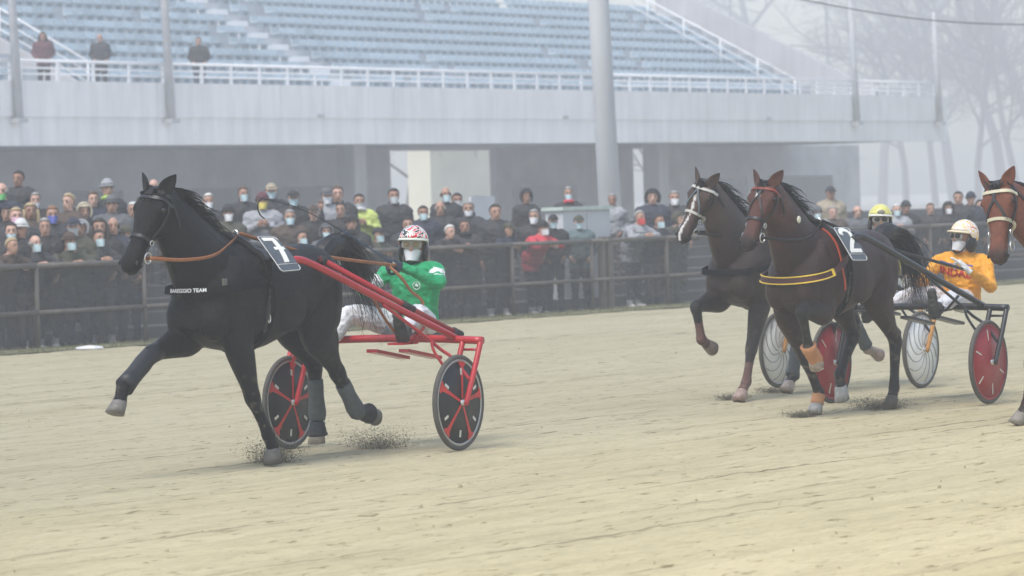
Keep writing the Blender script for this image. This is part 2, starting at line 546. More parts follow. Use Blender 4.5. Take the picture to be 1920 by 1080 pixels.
# ------------------------------------------------------------------ grandstand
GE = V((.537, .843, 0)).normalized(); GN = V((-GE.y, GE.x, 0)); G0 = V((-9.27, 110, 0))
GRZ = atan2(GE.y, GE.x)
def GP(s, b, z=0.0): return G0 + GE * s + GN * b + V((0, 0, z))
def stand_s(u, b, z):
    s = 0.0
    for _ in range(12):
        x = proj(GP(s, b, z))[0]
        s += (u - x) / ((proj(GP(s + .1, b, z))[0] - x) / .1)
    return s
Z1, Z2, ZF = 3.75, 5.56, 5.28
B0, RUN, RISE, NROW = 1.9, .82, .43, 10
SL = -26.0
SR = stand_s(1776, 0, 4.5)
S_WALL = stand_s(1600, 1.6, 5.3)                       # right end of the seating
def grandstand():
    root = empty('grandstand', GP(0, 0, 0), GRZ)
    tag(root, 'pale concrete grandstand with rows of blue seats fading in the fog', 'grandstand')
    def part(name, m, fn, smooth=False):
        mb = MB(); fn(mb); return mb.build(name, m, root, smooth)
    # balcony front: concrete panels with joints
    s = SL
    while s < SR - .1:
        e = min(s + 6.1, SR)
        part('parapet_panel', CONC, lambda mb: mb.box((s + .012, 0, 4.55), (e - .012, .28, Z2)))
        part('edge_beam', CONC, lambda mb: mb.box((s + .006, .045, Z1), (e - .006, .4, 4.548)))
        s = e
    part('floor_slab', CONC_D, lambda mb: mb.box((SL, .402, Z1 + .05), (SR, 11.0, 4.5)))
    part('balcony_floor', CONC, lambda mb: mb.box((SL, .285, 4.502), (SR, 11.0, ZF)))
    for u, v in ((601, 221), (1060, 222), (1441, 225)):
        ss = stand_s(u, 0, 4.6)
        part('drain_hole', PALEDW, lambda mb: mb.box((ss - .17, -.03, 4.57), (ss + .17, .1, 4.67)))
    # seating steps
    for k in range(NROW):
        b = B0 + RUN * k
        part('seating_step', STEPC, lambda mb: mb.box((SL, b + .002, ZF + (RISE * (k - 1) if k else -.02)), (S_WALL, b + RUN * (NROW - k) + .5, ZF + RISE * k + .002)))
    # raked end wall
    def wall(mb):
        pr = [(.6, ZF - .3), (.6, ZF + .55)]
        pr += [(B0 + RUN * NROW + .5, ZF + .75 + RISE * NROW + .35), (B0 + RUN * NROW + .5, ZF - .3)]
        a = [V((S_WALL, b, z)) for b, z in pr]; c = [V((S_WALL + .28, b, z)) for b, z in pr]
        n = len(a)
        mb.add(a + c, [[3, 2, 1, 0], [4, 5, 6, 7]] + [[i, (i + 1) % n, n + (i + 1) % n, n + i] for i in range(n)])
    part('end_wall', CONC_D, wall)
    # balcony railing, bay by bay
    gaps = [stand_s(u, .1, 5.9) for u in (30, 316, 1138, 1602, 1757)]
    edges = [SL] + gaps + [SR - .2]
    for i in range(len(edges) - 1):
        a, c = edges[i] + .22, edges[i + 1] - .22
        if c - a < .5: continue
        for z, r in ((6.12, .045), (5.92, .028), (5.75, .028)):
            part('rail', WHITE, lambda mb: mb.tube([(a, .14, z), (c, .14, z)], r, 6), True)
        n = max(1, round((c - a) / 1.45))
        for q in range(n + 1):
            x = a + (c - a) * q / n
            part('rail_post', WHITE, lambda mb: mb.box((x - .045, .115, Z2), (x + .045, .165, 6.11)))
    # masts clamped to the balcony front
    for u, top in ((30, 12.5), (316, 12.5), (1602, 9.3), (1757, 9.0)):
        x = stand_s(u + 6, -.15, 4.6)
        ob = part('canopy_mast', GALV, lambda mb: mb.tube([(x, -.14, 4.42), (x - .0, -.14 + (top - 4.4) * .035, top)], [.13, .10], 8), True)
        part('mast_bracket', GALV, lambda mb: mb.box((x - .2, -.3, 4.38), (x + .2, .03, 4.5)))
    # stair rails climbing with the seats
    def stair_rail(s0, k0, k1):
        P0 = V((s0, B0 + RUN * k0, ZF + RISE * k0)); P1 = V((s0, B0 + RUN * k1, ZF + RISE * k1))
        for h, r in ((.98, .03), (.66, .018), (.36, .018)):
            part('stair_rail', WHITE, lambda mb: mb.tube([P0 + V((0, 0, h)), P1 + V((0, 0, h))], r, 6), True)
        n = int(k1 - k0)
        for q in range(0, n + 1, 2):
            p = P0.lerp(P1, q / n)
            part('rail_post', WHITE, lambda mb: mb.tube([p, p + V((0, 0, 1.0))], .028, 6), True)
    stair_rail(stand_s(1500, B0, 6.0) - .4, 0, 9)
    stair_rail(stand_s(165, B0, 6.0), 0, 9)
    # dark stair mouth at the left
    sv = stand_s(165, B0, 5.6)
    part('stairwell_wall', CONC_D, lambda mb: mb.add([V((sv - .02, B0 - .2, ZF)), V((sv - .02, B0 + RUN * 9, ZF)), V((sv - .02, B0 + RUN * 9, ZF + RISE * 9)), V((sv - .02, B0 - .2, ZF)) + V((0, .3, .3)),
        V((sv - .2, B0 - .2, ZF)), V((sv - .2, B0 + RUN * 9, ZF)), V((sv - .2, B0 + RUN * 9, ZF + RISE * 9)), V((sv - .2, B0 + .1, ZF + .3))],
        [[0, 1, 2, 3], [7, 6, 5, 4], [0, 3, 7, 4], [3, 2, 6, 7], [1, 0, 4, 5], [2, 1, 5, 6]]))
    # aisle: a lane without seats, with half steps
    def lane(s, k): return abs(s - (aisle_s)) < .75
    aisle_s = stand_s(660, B0 + RUN * 1, 5.9)
    for k in range(NROW):
        b = B0 + RUN * k
        part('aisle_step', WHITE, lambda mb: mb.box((aisle_s - .6, b - .36, ZF + RISE * (k - 1) + .004 if k else ZF + .004), (aisle_s + .6, b - .002, ZF + RISE * (k - .5))))
    # seats
    sm = MB()
    sm.box((-.205, .10, .16), (.205, .44, .20)); sm.box((-.205, .40, .20), (.205, .445, .40)); sm.box((-.05, .16, 0), (.05, .38, .16))
    seat_me = sm.mesh('seat'); seat_me.materials.append(SEATB)
    seats = []
    for k in range(NROW):
        x = SL + .4
        while x < S_WALL - 1.6:
            p = GP(x, B0 + RUN * k, ZF + RISE * k)
            u, v = proj(p + V((0, 0, .5)))
            if random.random() > .03 and abs(x - aisle_s) > .85 and abs(x - sv + .9) > 1.1 and -60 < u < 1990 and v > -40:
                seats.append((p.y, x, k))
            x += .49
    seats.sort()
    for d, x, k in seats[:300]:
        o = link('seat', seat_me, None, root, False); o.location = (x, B0 + RUN * k, ZF + RISE * k + .003)
    mb = MB()
    for d, x, k in seats[300:]:
        mt = Matrix.Translation((x, B0 + RUN * k, ZF + RISE * k + .003))
        mb.add([mt @ p for p in sm.v], sm.f)
    if mb.v: tag(mb.build('far_seats', SEATB, root, False), kind='stuff')
    # ground floor: columns and a rear wall with passages
    def col(u, b, w=.35):
        x = stand_s(u, b, 2.5)
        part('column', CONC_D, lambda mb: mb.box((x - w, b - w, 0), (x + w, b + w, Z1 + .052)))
    for u in (-120, 660, 1230): col(u, 3.5)
    WB = 7.5
    def ws(u): return stand_s(u, WB, 2.5)
    spans = [(SL, ws(733)), (ws(932), ws(1188)), (ws(1250), ws(1612))]
    for a, c in spans:
        part('ground_floor_wall', PALEDW, lambda mb: mb.box((a, WB, 0), (c, WB + .3, Z1 + .049)))
    for u0, u1, z0, z1 in ((120, 230, .9, 2.6), (330, 470, .9, 2.6), (500, 640, .9, 2.6), (960, 1080, 0.02, 2.4), (1300, 1400, .9, 2.6), (1440, 1560, .9, 2.6)):
        a, c = ws(u0), ws(u1)
        fr = part('window', PALEDW, lambda mb: mb.box((a, WB - .05, z0), (c, WB - .004, z1)))
        mb = MB(); mb.box((a + .08, WB - .07, z0 + .08), (c - .08, WB - .052, z1 - .08))
        mb.build('pane', M('dark_glass', (.03, .035, .04), .1, .1, 1), fr, False)
    return root
STAND = grandstand()
def stair_tower():
    s = stand_s(868, 24, 2.5); s0 = stand_s(808, 24, 2.5); s1 = stand_s(945, 24, 2.5)
    root = empty('stair_tower', GP(s, 24, 0), GRZ)
    tag(root, 'cream rendered stair block seen through the passage under the grandstand', 'building')
    mb = MB(); mb.box((s0 - s, 0, -.02), (s1 - s, 1.2, 7.2)); mb.build('wall', CREAM, root, False)
    mb = MB(); mb.box((s0 - s - .15, -.15, 7.202), (s1 - s + .15, 1.35, 7.4)); mb.build('roof', CONC, root, False)
    mb = MB(); mb.box(((s1 - s) * .25, -.05, 0), ((s1 - s) * .25 + .9, -.004, 2.1)); mb.build('door', M('pinkish_door', (.42, .33, .33), .6), root, False)
stair_tower()

# ------------------------------------------------------------------ light mast, cabinet, cable
def mast():
    b = ground(1150, 560); d = (b - CO); k = 80.0 / b.y
    x = (ray(1150, 500) * (80.0 / ray(1150, 500).y)).x
    root = empty('floodlight_mast', (x, 80, 0))
    tag(root, 'tall grey tapered floodlight mast rising in front of the grandstand', 'mast')
    mb = MB(); mb.tube([(0, 0, .25), (-.15, 0, 6), (-.33, 0, 14)], [.245, .222, .185], 20); mb.build('pole', M('mast_grey', (.50, .51, .52), .6, .1, .7), root)
    mb = MB(); mb.tube([(0, 0, 0), (0, 0, .3)], .42, 20); mb.build('footing', CONC_D, root)
mast()
def cabinet():
    b = 1.27
    s0, s1 = fence_s(1040, b), fence_s(1128, b)
    z0 = ROW_Z(4)
    root = empty('cabinet', FP((s0 + s1) / 2, b, ROW_Z(1)), atan2(FD.y, FD.x))
    tag(root, 'white cabinet with an overhanging lid among the crowd beside the floodlight mast', 'cabinet')
    w = (s1 - s0) / 2
    mb = MB(); mb.box((-w, -.18, 0), (w, .18, 1.44)); mb.build('body', M('cabinet_grey', (.58, .59, .60), .6, .1, 2), root, False)
    mb = MB(); mb.box((-w - .05, -.22, 1.442), (w + .05, .22, 1.50)); mb.build('lid', M('pale_green_lid', (.5, .58, .53), .6), root, False)
    mb = MB(); mb.box((-.01, -.186, .05), (.01, -.181, 1.40)); mb.build('door_seam', GALV, root, False)
cabinet()
def board():
    b = 5.6
    s = fence_s(905, b)
    root = empty('notice_board', FP(s, b, ROW_Z(7)), atan2(FD.y, FD.x))
    tag(root, 'plain white notice board on posts behind the crowd below the balcony', 'sign')
    mb = MB(); mb.box((-.34, -.03, .02), (.34, .02, .70)); mb.build('panel', M('cabinet_grey', (.58, .59, .60), .6, .1, 2), root, False)
    for x in (-.3, .3):
        mb = MB(); mb.box((x - .03, .022, 0), (x + .03, .07, .68)); mb.build('post', GALV, root, False)
board()

# ------------------------------------------------------------------ trees in the fog
def tree(name, label, base, h, seed, spread=.55, crown='bare'):
    rnd = random.Random(seed)
    root = empty(name, base)
    tag(root, label, 'tree', 'bare trees behind the grandstand')
    tr, tw = MB(), MB()
    def grow(p, d, L, r, lev):
        pts, rad = [p], [r]
        n = 4
        q = p
        for i in range(n):
            d = (d + V((rnd.gauss(0, .10), rnd.gauss(0, .10), rnd.gauss(.03, .06)))).normalized()
            q = q + d * (L / n); pts.append(q); rad.append(max(r * (1 - .5 * (i + 1) / n), .008))
        (tr if lev < 2 else tw).tube(pts, rad, 7 if lev == 0 else (5 if lev < 3 else 3), cap=False)
        if lev >= 4: return
        nb = (9, 6, 5, 4)[lev]
        for i in range(nb):
            f = (.35 if lev == 0 else .2) + .65 * (i + rnd.random()) / nb
            j = min(int(f * n), n - 1)
            o = pts[j].lerp(pts[j + 1], f * n - j)
            ax = d.orthogonal(); ax.rotate(Matrix.Rotation(rnd.uniform(0, 2 * pi), 3, d))
            nd_ = (d * (1 - spread) + ax * spread * rnd.uniform(.7, 1.3) + V((0, 0, .12))).normalized()
            grow(o, nd_, L * rnd.uniform(.42, .66) * (1.1 - .3 * f), r * .42, lev + 1)
    grow(V((0, 0, 0)), V((0, 0, 1)), h * .8, h * .018, 0)
    tr.build('trunk', BARK, root)
    tw.build('crown', M('twigs', (.12, .105, .10), .9, .3, 3), root)
    return root
def conifer(label, base, h, seed):
    rnd = random.Random(seed)
    root = empty('conifer', base); tag(root, label, 'tree', 'conifers behind the grandstand')
    mb = MB(); mb.tube([(0, 0, 0), (0, 0, h * .98)], [h * .014, .02], 8); mb.build('trunk', BARK, root)
    cr = MB()
    z = h * .22
    while z < h * .98:
        L = (h - z) * .26 * rnd.uniform(.8, 1.2) + .2
        for q in range(7):
            a = rnd.uniform(0, 6.3); d = V((cos(a), sin(a), 0)); tip = V((0, 0, z)) + d * L + V((0, 0, -L * .28))
            pr = V((0, 0, z)); sd = V((-d.y, d.x, 0))
            for g in range(10):
                f = (g + 1) / 10; c = pr.lerp(tip, f); w = .5 * L * (1.05 - f) * .55 + .12
                for sgn in (-1, 1):
                    e = c + sd * sgn * w + d * .25 + V((0, 0, rnd.uniform(-.3, .05)))
                    cr.add([c - d * .1, c + d * .16, e], [[0, 1, 2]])
        z += h * .03 * rnd.uniform(.8, 1.2)
    cr.build('crown', M('conifer_needles', (.035, .055, .04), .9, .3, 2), root, False)
def at(u, Y):
    d = ray(u, 400); k = Y / d.y
    return V((d.x * k, Y, -.03))
for i, (u, Y, h, kind, lab) in enumerate([
    (1440, 470, 38, 0, 'tall bare tree behind the raked end of the grandstand'),
    (1560, 450, 34, 1, 'dark conifer just right of the grandstand end wall'),
    (1655, 440, 33, 0, 'bare tree behind the last bay of the balcony rail'),
    (1790, 420, 34, 0, 'bushy bare tree at the right end of the balcony'),
    (1885, 390, 33, 0, 'large bare tree at the right edge of the view'),
    (1960, 400, 36, 0, 'bare tree leaning in from beyond the right edge'),
    (1380, 480, 40, 1, 'faint tall conifer above the rake of the grandstand'),
    (1700, 370, 20, 0, 'low bushy bare tree right of the balcony end'),
    (1755, 385, 21, 0, 'low bare tree behind the last balcony mast'),
    (1835, 360, 20, 0, 'dense bare tree above the flame helmet'),
    (1915, 350, 21, 0, 'dense bare tree above the chestnut horse'),
    (770, 165, 9, 0, 'small bare tree seen through the passage under the stand'),
    (1222, 190, 9, 0, 'small bare tree seen through the narrow passage right of the mast')]):
    if kind == 0: tree('bare_tree', lab, at(u, Y), h, 30 + i)
    else: conifer(lab, at(u, Y), h, 30 + i)
def cable():
    a = CO + ray(1480, -6) * 100; b = CO + ray(2000, 46) * 100
    mb = MB(); pts = [a.lerp(b, i / 12) + V((0, 0, -.25 * sin(pi * i / 12))) for i in range(13)]
    a2 = pts[0] + (pts[0] - pts[1]) * 30 ; b2 = pts[-1] + (pts[-1] - pts[-2]) * 30
    mb.tube([a2] + pts + [b2], .018, 5)
    tag(mb.build('overhead_cable', M('black_cable', (.03, .03, .03), .6)), 'thin dark overhead cable crossing the top right corner', 'cable')
cable()
def haze():
    mb = MB(); mb.box((-260, -8, -1.2), (300, 560, 52)); o = mb.build('haze', None, None, False)
    m = bpy.data.materials.new('fog'); m.use_nodes = True; t = m.node_tree
    t.nodes.remove(t.nodes['Principled BSDF'])
    p = nd(t, 'ShaderNodeVolumePrincipled')
    p.inputs['Color'].default_value = (.94, .96, 1.0, 1); p.inputs['Density'].default_value = HAZE
    p.inputs['Anisotropy'].default_value = 0.0
    t.links.new(p.outputs[0], t.nodes['Material Output'].inputs['Volume'])
    o.data.materials.append(m)
    tag(o, 'pale winter fog lying over the track and the stand', 'fog', kind='stuff')
HAZE = 0.0026
haze()
# ------------------------------------------------------------------ horses
HAIR_V = {}
def strands(rnd, roots, fn, w, seg=5):
    """tapering flat hair locks; fn(root, i, t) -> point"""
    mb = MB()
    for i, r in enumerate(roots):
        pts = fn(r, i)
        n = len(pts)
        ww = w * rnd.uniform(.6, 1.4)
        side0 = V((rnd.gauss(0, 1), rnd.gauss(0, 1), rnd.gauss(0, .3))).normalized()
        vs_ = []
        for k, p in enumerate(pts):
            d = (pts[min(k + 1, n - 1)] - pts[max(k - 1, 0)])
            if d.length < 1e-6: d = V((0, 0, -1))
            s_ = d.normalized().cross(side0)
            if s_.length < 1e-4: s_ = V((1, 0, 0))
            s_.normalize()
            tw = ww * (1 - .85 * (k / (n - 1)) ** 1.5)
            vs_ += [p - s_ * tw, p + s_ * tw]
        mb.add(vs_, [[2 * k, 2 * k + 1, 2 * k + 3, 2 * k + 2] for k in range(n - 1)])
    return mb

def limb_rings(J, R, k=4, n=14):
    """J joints, R (fore-aft radius, lateral radius) per joint"""
    rows = [[*j, *r] for j, r in zip(J, R)]
    rows = crom(rows, k)
    out = []
    N = len(rows)
    for i, q in enumerate(rows):
        c = V(q[:3]); a = V(rows[max(i - 1, 0)][:3]); b = V(rows[min(i + 1, N - 1)][:3])
        d = (b - a).normalized()
        lat = V((0, 1, 0)); lat = (lat - d * lat.dot(d)).normalized()
        f = lat.cross(d).normalized()
        out.append(ring(c, f, lat, max(q[3], .012), max(q[4], .012), n))
    return out

def make_horse(label, base, rz, S, legs, head, colours, seed, yc=0.0, mane_len=.16, tail=None, neck_arch=0.0, blaze=None, sock=None, face=None):
    """legs: dict of joint lists (elbow/stifle, knee/hock, fetlock, coronet, hoof end); head: (poll, nose)"""
    rnd = random.Random(seed)
    root = empty('racehorse', base, rz)
    tag(root, label, 'horse', 'trotting horses on the track')
    mb = MB()
    # trunk ------------------------------------------------------------
    T = [(-.80, 1.25, .09, .10, .09), (-.75, 1.27, .17, .18, .17), (-.66, 1.27, .235, .24, .235), (-.52, 1.26, .275, .30, .285), (-.34, 1.24, .285, .31, .285),
         (-.12, 1.20, .31, .32, .295), (.10, 1.17, .335, .35, .30), (.30, 1.17, .39, .365, .29), (.44, 1.18, .385, .365, .285), (.58, 1.18, .31, .345, .275), (.70, 1.17, .25, .30, .255), (.80, 1.14, .19, .22, .205), (.865, 1.11, .11, .13, .13)]
    rr = []
    for x, z, up, dn, w in crom(T, 3):
        rr.append(ring(V((x * S, yc, z * S)), V((0, 0, 1)), V((0, 1, 0)), up * S, w * S, 24, 2.15, dn * S))
    mb.loft(rr)
    # withers and croup
    mb.ell((.28 * S, yc, 1.47 * S), (.22 * S, .055 * S, .105 * S))
    mb.ell((-.42 * S, yc, 1.42 * S), (.26 * S, .14 * S, .09 * S))
    # pectorals
    for sg in (-1, 1):
        mb.ell((.76 * S, yc + sg * .125 * S, 1.06 * S), (.13 * S, .115 * S, .17 * S))
    # muscle masses
    for sg in (-1, 1):
        for c, r in (((.40, .215, 1.10), (.13, .085, .17)), ((.56, .185, 1.27), (.10, .07, .20)), ((.30, .20, 1.36), (.15, .075, .12)), ((-.36, .20, 1.28), (.17, .095, .13)), ((-.56, .215, 1.19), (.12, .085, .18)), ((.02, .24, 1.12), (.24, .075, .20))):
            mb.ell((c[0] * S, yc + sg * c[1] * S, c[2] * S), tuple(x * S for x in r))
    # neck -------------------------------------------------------------
    poll, nose = V(head[0]), V(head[1])
    nb = V((.54 * S, yc, 1.25 * S))
    hd = (nose - poll).normalized()
    n3 = poll + V((-.045, 0, -.09))
    n3 = n3 * S + poll * (1 - S)
    mid = nb.lerp(n3, .5) + V((0 + neck_arch, 0, .0))
    rows = crom([[*(nb + V((-.14, 0, -.05))), .36 * S, .205 * S], [*nb.lerp(mid, .45), .30 * S, .18 * S], [*mid, .245 * S, .14 * S], [*mid.lerp(n3, .55), .19 * S, .112 * S], [*n3, .135 * S, .098 * S]], 4)
    rr = []
    for i, q in enumerate(rows):
        c = V(q[:3]); a = V(rows[max(i - 1, 0)][:3]); b = V(rows[min(i + 1, len(rows) - 1)][:3])
        d = (b - a).normalized(); lat = V((0, 1, 0)); lat = (lat - d * lat.dot(d)).normalized(); f = lat.cross(d)
        if f.z < 0: f = -f
        rr.append(ring(c, f, lat, q[3], q[4], 20, 2.0, q[3]))
    mb.loft(rr)
    # head -------------------------------------------------------------
    lat = V((0, 1, 0)); lat = (lat - hd * lat.dot(hd)).normalized()
    dor = hd.cross(lat) if hd.cross(lat).x > 0 else -hd.cross(lat)
    HL = (nose - poll).length
    k_ = HL / .60
    HS = [(-.04, .03, .07, .060), (.03, .062, .10, .078), (.12, .080, .135, .092), (.22, .088, .165, .103), (.34, .078, .168, .094), (.45, .066, .135, .076), (.58, .056, .095, .058), (.72, .052, .078, .051), (.84, .054, .076, .056), (.93, .048, .072, .057), (1.0, .030, .055, .046), (1.04, .010, .026, .026)]
    rr = []
    for t, up, dn, w in crom(HS, 3):
        rr.append(ring(poll + hd * (t * HL) - dor * .075 * k_, dor, lat, up * k_, w * k_ * 1.2, 20, 2.3, dn * k_ * 1.08))
    mb.loft(rr)
    hc = lambda t, u, w: poll + hd * (t * HL) + dor * ((u - .075) * k_) + lat * (w * k_ * 1.2)
    hm = Matrix((hd, lat, dor)).transposed()
    for sg in (-1, 1):
        mb.ell(hc(.25, .035, sg * .082), (.052 * k_, .030 * k_, .036 * k_), hm)      # brow
        mb.ell(hc(.335, -.07, sg * .060), (.10 * k_, .040 * k_, .095 * k_), hm)      # cheek
        mb.ell(hc(.90, .008, sg * .040), (.05 * k_, .026 * k_, .034 * k_), hm)       # nostril flare
    mb.ell(hc(.93, -.065, 0), (.058 * k_, .036 * k_, .03 * k_), hm)                  # chin
    # legs -------------------------------------------------------------
    for nm, J in legs.items():
        J = [V(p) for p in J]
        sg = 1 if nm[0] == 'L' else -1
        e, kn, fe, co, ho = J
        if nm[1] == 'F':
            sh = V((.55 * S, yc + sg * .15 * S, 1.16 * S))
            up = [sh, sh.lerp(e, .55), e, e.lerp(kn, .35), e.lerp(kn, .78), kn, kn.lerp(fe, .22), kn.lerp(fe, .6), kn.lerp(fe, .86), fe, fe.lerp(co, .55), co]
            ra = [(.20, .11), (.185, .105), (.142, .090), (.112, .078), (.068, .058), (.062, .058), (.050, .044), (.044, .037), (.048, .041), (.055, .049), (.043, .043), (.055, .053)]
            mb.loft(limb_rings(up, [(a * S, b * S) for a, b in ra]))
            mb.ell(kn + V((.012, 0, 0)), (.050 * S, .050 * S, .062 * S))
        else:
            hip = V((-.50 * S, yc + sg * .15 * S, 1.24 * S))
            d = (fe - kn).normalized(); gk = (kn - e).normalized()
            up = [hip, hip.lerp(e, .6), e, e.lerp(kn, .4), e.lerp(kn, .8), kn, kn.lerp(fe, .22), kn.lerp(fe, .6), kn.lerp(fe, .87), fe, fe.lerp(co, .55), co]
            ra = [(.27, .14), (.235, .135), (.170, .108), (.115, .082), (.072, .054), (.074, .058), (.058, .048), (.048, .040), (.050, .043), (.057, .050), (.043, .044), (.055, .053)]
            mb.loft(limb_rings(up, [(a * S, b * S) for a, b in ra]))
            # point of hock and the tendon up to it
            ph = kn - d * .075 * S + (gk - d).normalized() * .0 + V((-.045 * S, 0, .0))
            mb.tube([e.lerp(kn, .55) + V((-.05, 0, 0)) * S, ph, kn.lerp(fe, .16) + V((-.02, 0, 0)) * S], [.03 * S, .034 * S, .03 * S], 8)
            # buttock and gaskin
            mb.ell(V((-.66 * S, yc + sg * .13 * S, 1.12 * S)), (.13 * S, .105 * S, .22 * S))
            mb.ell(e.lerp(kn, .25) + V((-.05 * S, sg * .01, .02)), (.10 * S, .072 * S, .15 * S))
    me = remesh(mb, .0135, 5, .5)
    # ears, eyes, nostrils, kept crisp
    ex = MB()
    for sg in (-1, 1):
        b0 = hc(.05, .055, sg * .062)
        ax = (-hd * .62 + dor * .12 + lat * sg * .52 + V((-.10, 0, .25))).normalized()
        fw = (dor * .6 + lat * sg * .75).normalized(); fw = (fw - ax * fw.dot(ax)).normalized(); sd = ax.cross(fw)
        rg = []
        for t, w, dpt in ((-.2, .036, .030), (.0, .044, .034), (.25, .052, .034), (.5, .047, .030), (.75, .030, .020), (.92, .013, .010), (1.0, .002, .002)):
            c = b0 + ax * (t * .150 * k_) - fw * (.006 * t)
            pr = []
            for j in range(12):
                th = 2 * pi * j / 12
                x, y = cos(th), sin(th)
                dd = y * dpt
                if y > 0: dd = dpt * (.25 * y - .62 * (1 - abs(x)) * min(1, max(t + .1, 0) * 2.5))   # cupped front
                pr.append(c + (sd * (x * w) + fw * dd) * k_)
            rg.append(pr)
        ex.loft(rg)
    join_mesh(me, ex, 0)
    ey = MB()
    for sg in (-1, 1):
        ey.ell(hc(.255, .028, sg * .102), (.022 * k_, .014 * k_, .018 * k_), hm)
    join_mesh(me, ey, 1)
    ns = MB()
    for sg in (-1, 1):
        ns.ell(hc(.925, .010, sg * .058), (.026 * k_, .011 * k_, .015 * k_), hm @ Matrix.Rotation(sg * .35, 3, 'Z'))
    ns.tube([hc(.90, -.052, .055), hc(1.0, -.042, .035), hc(1.035, -.04, 0), hc(1.0, -.042, -.035), hc(.90, -.052, -.055)], .006 * k_, 6)
    join_mesh(me, ns, 2)
    # coat colour per vertex ---------------------------------------------
    body_c, dark_c = colours
    segs = []
    for nm, J in legs.items():
        J = [V(p) for p in J]
        segs.append((nm, J))
    cols = []
    for v in me.vertices:
        p = v.co
        tt = noise.noise(p * 3.1) * .5 + noise.noise(p * 9 + V((3, 1, 7))) * .25
        c = mixc(body_c, tuple(x * .62 for x in body_c), sstep(-.1, .6, tt))
        # darker lower legs, muzzle and crest
        dk = 0.0
        for nm, J in segs:
            d1 = min(shade_dist(p, J[1], J[2]), shade_dist(p, J[2], J[3]), shade_dist(p, J[3], J[4]))
            d0 = shade_dist(p, J[0].lerp(J[1], .55), J[1])
            dk = max(dk, sstep(.13, .06, d1), .75 * sstep(.12, .05, d0))
            if sock and nm in sock:
                dd = min(shade_dist(p, J[2].lerp(J[1], sock[nm][1]), J[2]), shade_dist(p, J[2], J[3]))
                if dd < .075: dk = -1; c = mixc(sock[nm][0], tuple(x * .6 for x in sock[nm][0]), sstep(-.3, .5, tt)); break
        fz = sstep(.50, .30, (p - (poll + hd * HL * .5)).length) if face else 0
        if fz and dk >= 0: c = mixc(c, mixc(face, body_c, sstep(-.1, .6, tt)), fz)
        mz = sstep(.80, .95, (p - poll).dot(hd) / HL) if (p - (poll + hd * HL * .5)).length < .45 else 0
        if dk >= 0:
            c = mixc(c, dark_c, max(dk, mz * .9))
        if blaze and (p - (poll + hd * HL * .5)).length < .42:
            q = p - poll; t = q.dot(hd) / HL; w = abs(q.dot(lat) + .008 * sin(t * 9)); u = (q.dot(dor))
            bw = blaze(t)
            if u > -.075 * k_ and bw > 0 and w < bw: c = (.62, .60, .58)
        # sand thrown on to belly and legs
        dirt = sstep(.95, .25, p.z) * sstep(.12, .5, noise.noise(p * 21) + .35 * noise.noise(p * 47))
        c = mixc(c, (.17, .145, .105), .55 * dirt)
        cols.append((*c, 1))
    ca = me.color_attributes.new('coat', 'FLOAT_COLOR', 'POINT')
    ca.data.foreach_set('color', [x for c in cols for x in c])
    coat = mat('horse_coat', (0, 0, 0), .40, .30, 34, .55, 150, spec=.16 if colours is BLACK else .32, attr='coat')
    body = link('body', me, [coat, M('horse_eye', (.006, .005, .004), .06, 0, 1), M('nostril', (.008, .006, .006), .7, .1, 4)], root)
    tree_ = bvh(me)
    # hooves -------------------------------------------------------------
    for nm, J in legs.items():
        J = [V(p) for p in J]
        ax = (J[4] - J[3]); L = max(ax.length, .085); ax.normalize()
        f = V((0, 1, 0)).cross(ax).normalized()
        if f.x * 1.0 + (-ax.z) * 0 < 0 and ax.z < -.3: f = -f
        if ax.z > -.3:                                   # hoof turned up behind: toe points down
            f = f if f.z < 0 else -f
        lt = ax.cross(f).normalized()
        h = MB()
        rg = []
        for t, a, b, sh in ((-.12, .045, .044, -.004), (.05, .053, .052, 0), (.5, .060, .058, .010), (1, .069, .064, .022)):
            rg.append(ring(J[3] + ax * (L * t) + f * sh * S, f, lt, a * S, b * S, 16, 2.2, a * S * .85))
        h.loft(rg)
        hc_ = colours_hoof.get((seed, nm), (.20, .18, .15))
        h.build('hoof', M('hoof_%d%d%d' % tuple(int(x * 99) for x in hc_), hc_, .5, .3, 30, .2, 60), root)
    # mane and forelock -----------------------------------------------------
    crest = []
    for i in range(760):
        t = rnd.random()
        if t < .86:
            q = t / .86 * (len(rows) - 5) + 3.5
            k = int(q); k = min(k, len(rows) - 2); fr = q - k
            a, b = rows[k], rows[k + 1]
            c = V([lerp(x, y, fr) for x, y in zip(a[:3], b[:3])]); rad = lerp(a[3], b[3], fr)
            d = (V(b[:3]) - V(a[:3])).normalized(); f = V((0, 1, 0)).cross(d)
            if f.z < 0: f = -f
            crest.append((c + f * (rad - .022) + V((0, rnd.uniform(-.018, .018), 0)), f, d, 0))
        else:
            crest.append((hc(.02 + .03 * rnd.random(), .052, rnd.uniform(-.03, .03)), dor, -hd, 1))
    def mf(r, i):
        p, f, d, fl = r
        L = mane_len * rnd.uniform(.5, 1.25)
        if fl:
            return [p + hd * (L * t * .6) + dor * (.03 * sin(pi * t) + .01) + lat * rnd.uniform(-.01, .01) for t in (0, .33, .66, 1)]
        sd = rnd.gauss(.0, .6)
        w = V((rnd.gauss(0, .012), rnd.gauss(0, .012), rnd.gauss(0, .012)))
        return [p + f * (L * (1.05 * t - .72 * t * t)) - d * (L * .66 * t) + V((0, sd * L * .5 * t, 0)) + w * t for t in (0, .25, .5, .75, 1)]
    hm_k = M('dark_hair', (.008, .007, .0065), .5, .3, 20)
    strands(rnd, [c for c in crest if not c[3]], mf, .0065).build('mane', hm_k, root, False)
    strands(rnd, [c for c in crest if c[3]], mf, .0065).build('forelock', hm_k, root, False)
    # tail -----------------------------------------------------------------
    dock = V((-.78 * S, yc, 1.42 * S))
